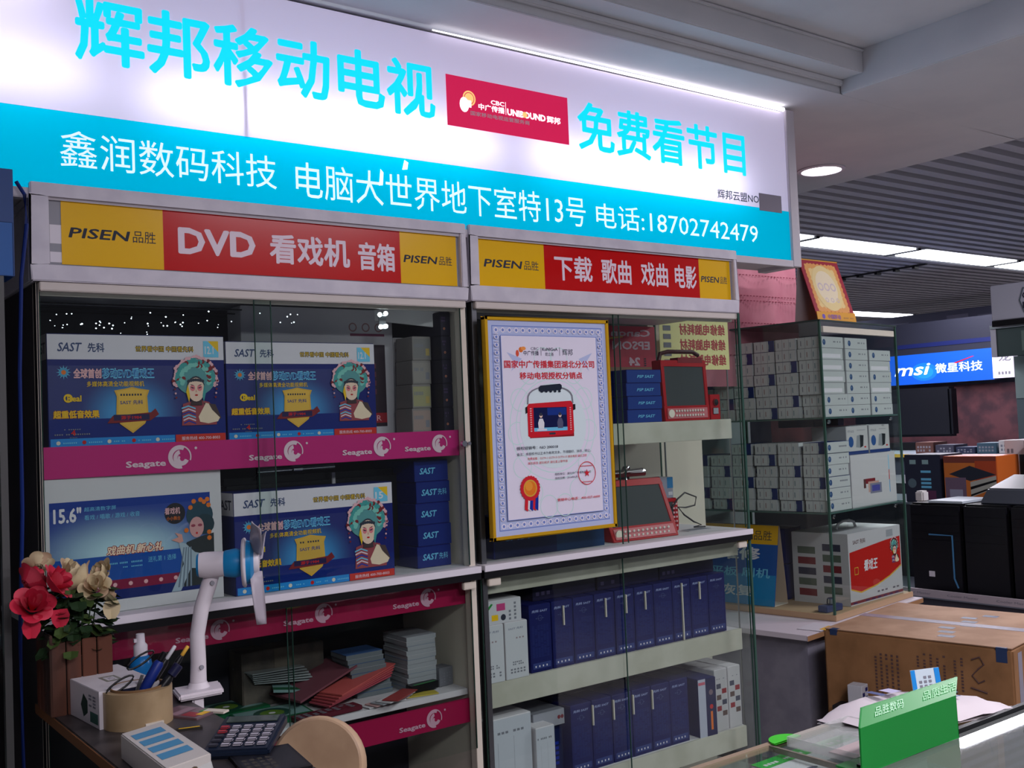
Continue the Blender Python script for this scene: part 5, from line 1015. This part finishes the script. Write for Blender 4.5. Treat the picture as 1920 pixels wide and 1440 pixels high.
for k in range(7): b.box(.08 + .08 * k, -.5 + .03 * (k % 3), Hh + .0041, .12 + .08 * k, -.44 + .03 * (k % 3), Hh + .0046, BT)
b.build('ink_stain', t)
fc = Face((-.0006, 0, 0), (0, -Ly, 0), (0, 0, Hh)); INKB = M((84, 62, 60), .8)
for k in range(5): u = .29 + .030 * k; fc.marks(u, .45 - .02 * k, u + .012, .90, 1, INKB, 1, 22)
for k in range(7): u = .52 + .034 * k + (.02 if k > 4 else 0); fc.marks(u, .60, u + .012, .93, 1, INKB, 1, 18)
fc.build('printed_side', t)
b = B()
def scr(pts): b.tube([(-.002, -Ly * u, Hh * v) for u, v in pts], .003, INKB, 5)
scr([(.80, .92), (.84, .94), (.86, .90), (.83, .87), (.80, .83), (.83, .79), (.86, .81)]); scr([(.79, .76), (.87, .74)]); scr([(.80, .69), (.86, .70), (.87, .65), (.82, .63), (.80, .66)]); scr([(.79, .58), (.88, .56)]); scr([(.86, .5), (.88, .40)]); b.build('handwritten_lettering', t)

# ------------------------------------------------------------------ the glass counter at the near corner of the aisle
ZG = .882
t = thing('glass_counter', 'glass-topped display counter in the near aisle corner, white boxes inside', 'counter', (1.25, .485, 0))
b = B(); b.box(0, 0, .0, .93, .95, .70, M((90, 88, 96), .5)); b.box(.93, 0, 0, 1.95, .735, .70, M((90, 88, 96), .5)); b.box(0, 0, .70, .93, .95, .745, M((120, 116, 112), .6)); b.box(.93, 0, .70, 1.95, .735, .745, M((120, 116, 112), .6)); b.build('counter_body', t)
b = B(); b.box(0, 0, ZG - .008, .426, .95, ZG, GLASS); b.hexa([(.432, 0, ZG + .004), (1.95, 0, ZG + .004), (1.95, .728, ZG - .008), (.432, .728, ZG - .008), (.432, 0, ZG + .012), (1.95, 0, ZG + .012), (1.95, .728, ZG), (.432, .728, ZG)], glass_mat('tinted_top', (.62, .68, .66), 1, .10)); b.build('glass_top', t); b = B(); b.box(.432, .742, ZG - .008, .93, .955, ZG, GLASS); b.build('glass_top', t)
b = B(); b.box(.426, 0, ZG - .010, .432, .955, ZG + .001, M((120, 110, 100), .4)); b.box(.0, .942, .746, .93, .95, ZG - .008, GLASSD); b.box(.432, .729, ZG - .02, 1.95, .741, ZG + .009, BLACK); b.box(.93, .72, .746, 1.95, .728, ZG - .02, DARK); b.box(.922, .742, .746, .93, .942, ZG - .008, GLASSD); b.box(0, .944, ZG - .010, .93, .958, ZG + .002, M((150, 130, 110), .4)); b.build('edge_strip', t)
GB = M((40, 160, 60), .4)
def ph(x, y, rz, lab, green=True, w=.15, d=.17):
    t = thing('phone_box', lab, 'box', (x, y + .02, .746), rz); b = B(); b.box(0, 0, 0, w, d, .12, M((206, 202, 206), .5)); b.build('box_body', t, bevel=.002)
    f = Face((0, 0, .12), (w, 0, 0), (0, d, 0))
    if green: f.rect(0, .78, 1, 1, GB); f.marks(.1, .84, .45, .93, 5, OFF, .7); f.marks(.5, .85, .9, .92, 8, OFF)
    f.disc(.45, .45, .12, M((90, 90, 110), .5), 14, .04); f.disc(.7, .25, .12, M((70, 70, 90), .5), 14, .04); f.build('printed_top', t)
ph(1.42, 1.21, .05, 'white phone box with green band under the clear glass end')
ph(1.60, 1.22, .02, 'white phone box with green band behind the glass joint of the counter')
ph(1.78, 1.22, -.02, 'white phone box with two dark ovals under the tinted glass, behind the green stand', True)
ph(1.44, 1.02, .05, 'white phone box without green band nearest the frame bottom', False)
ph(1.62, 1.02, .05, 'plain white phone box below the counter joint, beside the green stand', False)
ph(2.22, .98, .3, 'white phone box under the bright lamp reflection', False, .2, .14)
b = B(); b.box(0, 0, 0, .22, .12, .03, M((130, 60, 90), .4)); o = b.build('magenta_box', loc=(2.0, .80, .746)); tag(o, 'magenta box under the tinted glass at the frame corner', 'box')
t = thing('plastic_tray', 'clear plastic tray with pale lining lying on the counter beside the green stand', 'tray', (1.70, 1.235, ZG + .001), .02)
b = B(); PLM = glass_mat('thin_plastic', (.9, .9, .9), 1, .22); b.box(0, 0, 0, .21, .165, .002, PLM); b.box(0, 0, .002, .003, .165, .02, PLM); b.box(.207, 0, .002, .21, .165, .02, PLM); b.box(0.003, .162, .002, .207, .165, .02, PLM); b.build('tray_body', t)
b = B(); b.box(.02, .02, .0022, .12, .08, .004, M((190, 170, 170), .6)); b.build('pale_lining', t)
b = B(); b.lathe([(0, 0), (.075, 0), (.075, .003), (0, .0032)], M((60, 190, 40), .5), 24, a0=0, a1=PI); pgc = az(1478, 1392, ZG); o = b.build('green_card', loc=(pgc.x, pgc.y, ZG + .003)); o.scale = (.55, .5, 1); tag(o, 'bright green rounded card at the back edge of the counter', 'card')
# green stand
t = thing('brochure_stand', 'upright green board with folded rim standing on the glass counter', 'stand', (1.662, 1.2, ZG + .001)); GR = M((22, 132, 52), .35)
b = B(); b.box(0, 0, 0, .325, .004, .084, GR); b.hexa([(0, 0, .084), (.325, 0, .084), (.325, .004, .084), (0, .004, .084), (.05, .03, .106), (.385, .03, .106), (.385, .034, .106), (.05, .034, .106)], GR); b.box(0, .0, 0, .325, .06, .003, GR); b.build('board', t, bevel=.001)
fc = Face((.02, -.0004, .0845), (.335, 0, 0), (.045, .03, .022)); fc.text('品胜数码', .08, .3, .36, .8, M((170, 220, 180), .5), .01); fc.text('品质生活', .56, .3, .92, .8, M((150, 210, 160), .5), .01); fc.build('lettering', t)
# paper bag, card, little box
t = thing('paper_bag', 'crumpled white paper bag with blue print lying behind the green stand', 'bag', (1.985, 1.235, ZG + .0015))
rs = random.Random(9); n1, n2 = 12, 9; vs = []; b = B()
for i in range(n1):
    for j in range(n2):
        f, g = i / (n1 - 1), j / (n2 - 1); e = min(f, 1 - f, g, 1 - g); vs.append((-.12 + .34 * f + .06 * (1 - g), .0 + .22 * g + .02 * math.sin(5 * f), .002 + (.035 * min(1, e * 6) + rs.uniform(0, .010)) * (1 - .4 * f)))
k0 = len(vs); vs += [(v[0], v[1], 0) for v in vs]
fs = [(i * n2 + j, (i + 1) * n2 + j, (i + 1) * n2 + j + 1, i * n2 + j + 1) for i in range(n1 - 1) for j in range(n2 - 1)]; fs += [tuple(k0 + v for v in f[::-1]) for f in fs[:]]
b.add(vs, fs, M((206, 196, 200), .6)); b.build('bag_body', t, smooth=True)
fc = Face((.0, .03, .049), (.20, 0, -.012), (0, .16, 0)); fc.rect(.05, .72, .16, .98, M((60, 70, 120), .5)); fc.rect(.26, .74, .45, .95, M((176, 170, 200), .5)); fc.marks(.62, .1, .8, .5, 3, M((70, 90, 130), .5), .7, 5); fc.marks(.84, .25, .98, .45, 1, M((60, 120, 150), .5)); fc.build('printed_mark', t)
pc = az(1733, 1300, ZG + .05)
t = thing('price_card', 'small white and light blue card propped on the paper bag', 'card', (2.085, 1.36, ZG + .035), -.35); b = B(); b.hexa([(0, 0, 0), (.075, 0, 0), (.075, .0015, 0), (0, .0015, 0), (.008, .02, .052), (.083, .02, .052), (.083, .0215, .052), (.008, .0215, .052)], M((190, 204, 212), .5)); b.build('card', t)
fc = Face((0, -.0004, 0), (.075, 0, 0), (.008, .02, .052)); fc.rect(0, 0, .15, 1, SKY); fc.rect(.82, 0, 1, 1, SKY); fc.marks(.25, .3, .75, .8, 3, GREYINK, .6, 3); fc.build('printed_face', t)
pq = az(1568, 1330, .60)
carton('accessory_box', 'small patterned white box between the grey cabinet and the brown carton', 'box', .06, .06, .085, (3.62, 2.58, .372), .2, art=lambda fc: [fc.rect(.1 + .45 * (r % 2), .1 + .2 * r, .45 + .45 * (r % 2), .28 + .2 * r, NAVY) for r in range(4)], side=WB)
b = B(); b.box(-.04, -.02, 0, .04, .12, .371, M((26, 24, 28), .7)); o = b.build('black_crate', loc=(3.615, 2.58, 0)); o.rotation_euler = (0, 0, .2); tag(o, 'black crate on the floor under the small patterned box', 'crate')

# pink sheets behind the tower
PKS = noisy('pink_sheet', (200, 120, 138), (212, 136, 152), 5, .7)
t = thing('pink_curtain', 'dusty pink hanging sheet with dashed seams beside the sign end', 'curtain', (3.50, 3.42, 1.7))
n = 40; b = B(); vs = []
for i in range(n + 1):
    f = i / n; x = f * .905; y = .008 * math.sin(f * 22)
    vs += [(x, y, 0), (x, y, .80)]
fs = [(2 * i, 2 * i + 2, 2 * i + 3, 2 * i + 1) for i in range(n)]; k0 = len(vs); vs += [(v[0], v[1] + .004, v[2]) for v in vs]; fs += [(k0 + a_, k0 + d_, k0 + c_, k0 + b_) for a_, b_, c_, d_ in fs]
b.add(vs, fs, PKS); b.build('sheet', t, smooth=True)
SM = M((150, 64, 84), .7)
for z in (.547, .444, .42, .309, .15):
    b = B()
    for k in range(38): b.box(.01 + k * .0237, -.0105, z, .022 + k * .0237, -.0085, z + .004, SM)
    b.build('seam', t)

# ------------------------------------------------------------------ stalls across the aisle
t = thing('stall_counter', 'long low stall counter carrying the black computer cases', 'counter', (5.2, .8, 0))
b = B(); b.box(0.02, 0, 0, .56, 4.6, .525, M((60, 60, 70), .5)); b.build('counter_body', t); b = B(); b.box(-.01, 0, .525, .57, 4.6, .532, M((110, 116, 128), .3)); b.build('counter_top', t)
b = B(); b.box(-.012, 0, .532, .004, 4.6, .572, M((170, 160, 168), .5)); b.build('white_edge_board', t)
fc = Face((-.0125, 3.2, .532), (0, -3.2, 0), (0, 0, .04))
for k in range(12): fc.text('Cooler Master', .01 + .085 * k, .35, .065 + .085 * k, .65, GREYINK)
fc.build('lettering', t)
PCB = M((12, 12, 16), .3); PCF = M((20, 20, 26), .35)
def pc(y0, w, label, extra):
    t = thing('computer_case', label, 'computer', (5.28, y0, .5325)); b = B(); b.box(0, 0, .012, .44, w, .50, PCB); b.build('case_body', t, bevel=.008)
    b = B(); b.box(-.012, .006, .02, 0, w - .006, .49, PCF); [b.box(-.014, .02, .30 + .045 * k, -.011, w - .02, .302 + .045 * k, M((40, 40, 48), .4)) for k in range(4)]; f = b.build('front_panel', t, bevel=.002)
    b = B(); [b.box(.02 + .36 * i, .02 + (w - .06) * j, 0, .06 + .36 * i, .05 + (w - .06) * j, .012, BLACK) for i in (0, 1) for j in (0, 1)]; b.build('foot', t)
    if extra == 1:
        b = B(); b.tube([(-.016, w * .62, .33), (-.016, .05, .33), (-.016, .05, .10), (-.016, .03, .05)], .005, M((60, 110, 150), .3), 6); b.build('blue_strip', f, smooth=True); b = B(); b.box(-.016, w * .55, .10, -.012, w * .66, .13, WHITE); b.build('badge', f)
    if extra == 2:
        b = B(); b.lathe([(0, -.004), (.02, -.003), (.022, 0)], CREAM, 14, (-.013, w * .5, .055), 'x'); b.build('badge', f)
    return t
pc(3.10, .30, 'black computer case with thin blue strip, nearest the glass tower', 1); pc(2.84, .245, 'black computer case second from the glass tower', 0); pc(2.58, .245, 'black computer case with cream badge, third from the tower', 2); pc(2.3, .25, 'black computer case at the frame edge', 0)
b = B(); b.box(0, 0, 0, .06, .05, .06, M((200, 196, 196), .5)); o = b.build('white_tag', loc=(5.25, 3.30, 1.04), bevel=.008); tag(o, 'small white tag on top of the nearest computer case', 'tag')
b = B(); b.box(0, 0, 0, .30, .20, .012, M((180, 190, 200), .4)); o = b.build('magazine', loc=(5.3, 3.10, 1.034)); tag(o, 'pale glossy magazine on top of the nearest computer case', 'magazine')
t = thing('printer', 'grey flat device standing on the computer cases at the frame edge', 'printer', (5.32, 2.62, 1.0335)); b = B(); b.hexa([(0, 0, 0), (.36, 0, 0), (.36, .40, 0), (0, .40, 0), (.06, .02, .08), (.34, .02, .14), (.34, .38, .14), (.06, .38, .08)], M((38, 42, 52), .4)); b.build('printer_body', t, bevel=.008); b = B(); b.box(.10, .05, .115, .32, .20, .15, M((40, 40, 48), .3)); b.build('tray', t, bevel=.003)
b = B(); b.box(0, 0, -.5325, .56, 4.4, .44, M((40, 42, 50), .6)); b.box(-.005, 0, .44, .57, 4.4, .452, M((90, 100, 110), .3)); o = b.build('display_bench', loc=(5.78, .9, .5325)); tag(o, 'raised dark bench behind the computer cases, boxes on it', 'bench')
ZB2 = .985
def sidecarton(name, label, x, y0, w, h, z, side, art, d=.25, cat='carton'):
    t = thing(name, label, cat, (x, y0 + w, z), -PI / 2); b = B(); b.box(0, 0, 0, w, d, h, side); b.build('carton_body', t, bevel=.003)
    fc = Face((0, 0, 0), (w, 0, 0), (0, 0, h)); art(fc); fc.build('printed_front', t); return t
sidecarton('product_carton', 'dark carton with pale text blocks on the bench, nearest the tower', 5.80, 3.52, .24, .29, ZB2, M((34, 36, 52), .4), lambda fc: (fc.rect(.02, .02, .98, .98, M((40, 44, 62), .4)), fc.marks(.45, .3, .8, .7, 1, LBLUE, .8, 5), fc.rect(.45, .05, .85, .25, M((90, 50, 80), .5)), fc.disc(.2, .4, .12, M((90, 110, 120), .5)), fc.marks(.15, .8, .85, .95, 2, M((140, 170, 170), .5), .5)))
sidecarton('product_carton', 'orange carton picturing a black and silver box on the bench', 5.80, 3.17, .33, .28, ZB2, M((190, 96, 40), .4), lambda fc: (fc.rect(.01, .01, .99, .99, M((196, 110, 50), .4)), fc.rect(.01, .86, .99, .99, M((120, 60, 50), .4)), fc.rect(.6, .3, .99, .9, M((170, 70, 40), .4)), fc.poly([(.1, .62), (.5, .80), (.98, .62), (.5, .48)], M((40, 44, 56), .4)), fc.poly([(.5, .46), (.98, .60), (.98, .36), (.5, .14)], M((170, 170, 160), .4)), fc.poly([(.5, .36), (.98, .52), (.98, .48), (.5, .30)], BLACK), fc.poly([(.5, .2), (.98, .40), (.98, .37), (.5, .16)], BLACK), fc.rect(.02, .02, .42, .55, M((110, 90, 110), .4)), fc.rect(.1, .1, .35, .3, M((150, 150, 170), .4))))
sidecarton('product_carton', 'white carton picturing a dark phone behind the orange one', 6.10, 3.12, .16, .34, ZB2 + .02, OFF, lambda fc: (fc.rect(.55, .3, .85, .75, M((40, 60, 66), .4)), fc.marks(.1, .4, .4, .9, 2, GREYINK, .6, 4)))
sidecarton('product_carton', 'brown and green small carton at the frame edge', 6.0, 2.96, .15, .34, ZB2 + .02, M((60, 50, 40), .5), lambda fc: (fc.rect(.1, .75, .7, .95, ORANGE), fc.rect(.1, .2, .8, .5, M((90, 110, 50), .5)), fc.marks(.1, .5, .8, .75, 4, RED, .6, 2)))
t = thing('glass_bench', 'long glass bench with yellow edge far behind the computer cases', 'bench', (7.4, 1.5, 0)); b = B(); b.box(0, 0, 0, 1.1, 4.6, 1.18, M((66, 72, 88), .5)); b.build('bench_body', t); b = B(); b.box(-.02, 0, 1.18, 1.12, 4.6, 1.20, M((120, 130, 140), .3)); b.box(-.025, 2.8, 1.18, -.02, 4.2, 1.205, M((220, 180, 60), .5)); b.build('bench_top', t)
b = B(); b.box(0, 0, 0, .86, 4.4, 1.05, M((46, 50, 62), .6)); o = b.build('middle_bench', loc=(6.35, .95, 0.0)); o.location.x = 6.42; tag(o, 'dark bench between the carton bench and the far glass bench', 'bench')
rs = random.Random(21); cl = [(176, 176, 190), (90, 60, 56), (60, 84, 100), (150, 150, 170), (60, 60, 76), (196, 190, 190), (110, 40, 50), (40, 46, 70)]
where = ['nearest the tower', 'second', 'third', 'fourth', 'fifth', 'sixth', 'seventh', 'eighth', 'ninth']
for i in range(8):
    c = cl[i]; y = 4.02 - i * .16
    sidecarton('product_carton', 'small %s carton on the dark middle bench, %s' % (('pale', 'brown', 'teal', 'pale grey', 'dark grey', 'white', 'dark red', 'navy')[i], where[i] + (' in the row' if i else '')), 6.50, y - .13, .135, .10 + .05 * rs.random(), 1.0505, M(c, .5), lambda fc: fc.marks(.1, .2, .9, .8, 4, GREYINK, .6, 3), .2)
for i in range(9):
    c = cl[(i * 3 + 1) % 8]; y = 4.75 - i * .17
    sidecarton('product_carton', 'little %s carton on the far glass bench, %s' % (('brown', 'dark grey', 'navy', 'teal', 'white', 'pale', 'pale grey', 'dark red', 'brown')[i], where[i] + (' in the row' if i else '')), 7.5, y - .15, .155, .05 + .08 * rs.random(), 1.2005, M(c, .5), lambda fc: fc.marks(.1, .2, .9, .8, 5, GREYINK, .6, 2), .2)
# far stall fronts
MAR = noisy('maroon_backdrop', (52, 26, 38), (84, 44, 52), 6, .7)
b = B(); b.box(9.1, 2.0, 0, 9.2, 7.5, 1.76, MAR); o = b.build('stall_partition'); tag(o, 'dark maroon partition below the lit blue sign', 'partition')
t = thing('monitor_bag', 'big black covered monitor in front of the maroon partition', 'monitor', (8.5, 4.85, 1.2)); b = B(); b.box(0, 0, .10, .12, .95, .52, M((10, 12, 22), .5)); b.build('screen', t, bevel=.02); b = B(); b.box(0, .35, -.01, .2, .6, .05, BLACK); b.build('stand', t); t.location.x = 8.2; t.location.z = 1.215
t = thing('lightbox_sign', 'lit blue sign with white latin and Chinese letters across the hall', 'sign', (9.0, 5.95, 1.79)); LB = lightbox_mat('lit_blue_sheet', (14, 90, 190), .95)
b = B(); b.box(0, -1.06, 0, .1, .3, .283, M((30, 60, 110), .5)); b.build('housing', t)
fc = Face((-.0015, .3, 0), (0, -1.36, 0), (0, 0, .283)); fc.rect(0, 0, 1, 1, emis((12, 72, 176), .9)); 
fc.disc(.50, .40, .10, emis((16, 96, 196), .95), 20, .3); fc.disc(.50, .38, .07, emis((24, 116, 214), .9), 20, .2)
fc.text('msi', .27, .30, .55, .68, emis((240, 250, 255), 1.1), .015, .25); fc.text('微星科技', .585, .32, .925, .64, emis((190, 210, 240), .9), .02); fc.poly([(.72, .62), (.86, .80), (.87, .79), (.74, .60)], RED); fc.build('lettering', t)
t = thing('lightbox_sign', 'small lit white panel with grey lettering beside the blue sign', 'sign', (8.98, 4.70, 1.80)); b = B(); b.box(0, 0, 0, .08, .19, .29, emis((214, 204, 226), .9)); b.build('panel', t); fc = Face((-.001, .19, 0), (0, -.19, 0), (0, 0, .29)); fc.text('龙', .3, .5, .9, .8, GREYINK, .02); fc.marks(.1, .1, .9, .25, 5, GREYINK); fc.build('lettering', t)
t = thing('fascia_board', 'grey fascia board with blue band above the lit blue sign', 'fascia', (9.1, 3.0, 2.08)); b = B(); b.box(0, 0, 0, .1, 5.0, .30, M((30, 32, 46), .6)); b.build('board', t); b = B(); b.box(-.003, 0, .06, 0, 2.9, .10, M((18, 28, 80), .5)); b.build('blue_band', t)
t = thing('notice_board', 'row of faint pale notices under the far ceiling lamps', 'notice board', (12.0, 4.5, 2.25)); b = B(); b.box(0, 0, 0, .05, 4.0, .5, M((84, 86, 110), .6)); b.build('board', t); b = B()
for k in range(9): b.box(-.004, .3 + .4 * k, .08 + .04 * (k % 2), 0, .58 + .4 * k, .38 + .03 * (k % 3), M((112, 112, 136), .6))
b.build('paper_notice', t)
t = thing('hanging_sign', 'white hanging sign with dark letters in a hexagon at the frame edge', 'sign', (6.0, 2.0, 2.055)); b = B(); b.box(0, 0, 0, .10, 1.255, .21, M((176, 178, 192), .5)); b.build('panel', t, bevel=.004); b = B(); b.box(-.01, 0, -.035, .11, 1.25, -.0005, BLACK); b.build('dark_rail', t)
fc = Face((-.0015, 1.255, 0), (0, -1.255, 0), (0, 0, .21)); fc.poly([(.135, .5), (.155, .85), (.30, .85), (.32, .5), (.30, .15), (.155, .15)], M((90, 100, 110), .5)); fc.poly([(.142, .5), (.16, .80), (.295, .80), (.312, .5), (.295, .20), (.16, .20)], M((170, 172, 186), .5)); fc.text('COOLER', .152, .53, .31, .72, INK, .04); fc.text('MASTER', .152, .26, .31, .45, INK, .04); fc.build('lettering', t)
b = B(); b.box(0, 0, -1.279, .10, .10, .0, STEEL); b.build('post', t, loc=(0, -.101, .21))
t = thing('poster_panel', 'dark green poster panel below the white hanging sign', 'poster', (7.2, 2.6, 1.90)); b = B(); b.box(0, 0, 0, .06, 1.28, .20, M((50, 64, 64), .4)); b.build('panel', t); b = B(); b.box(-.01, 0, .20, .08, 1.32, .225, M((130, 140, 144), .4)); b.box(-.005, 1.28, 0, .05, 1.32, .20, M((150, 150, 160), .5)); b.build('frame', t)
b = B(); b.box(-.002, .7, .03, 0, 1.1, .17, M((80, 96, 90), .4)); b.build('picture', t)
t = thing('glass_partition', 'pale glassy partition with silhouettes behind it under the poster panel', 'partition', (7.31, 2.2, 0)); b = B(); b.box(0, 0, 0, .05, 1.62, 1.2, M((56, 64, 74), .4)); b.box(0, 0, 1.2, .05, 1.62, 1.60, M((84, 98, 104), .35)); b.box(-.004, .2, 1.60, .05, 1.62, 1.90, M((120, 138, 138), .5)); b.build('panel', t); b = B(); b.box(-.012, 1.5, 1.2, -.004, 1.54, 1.6, STEEL); b.box(-.012, 1.0, 1.2, -.004, 1.02, 1.6, STEEL); b.build('mullion', t)
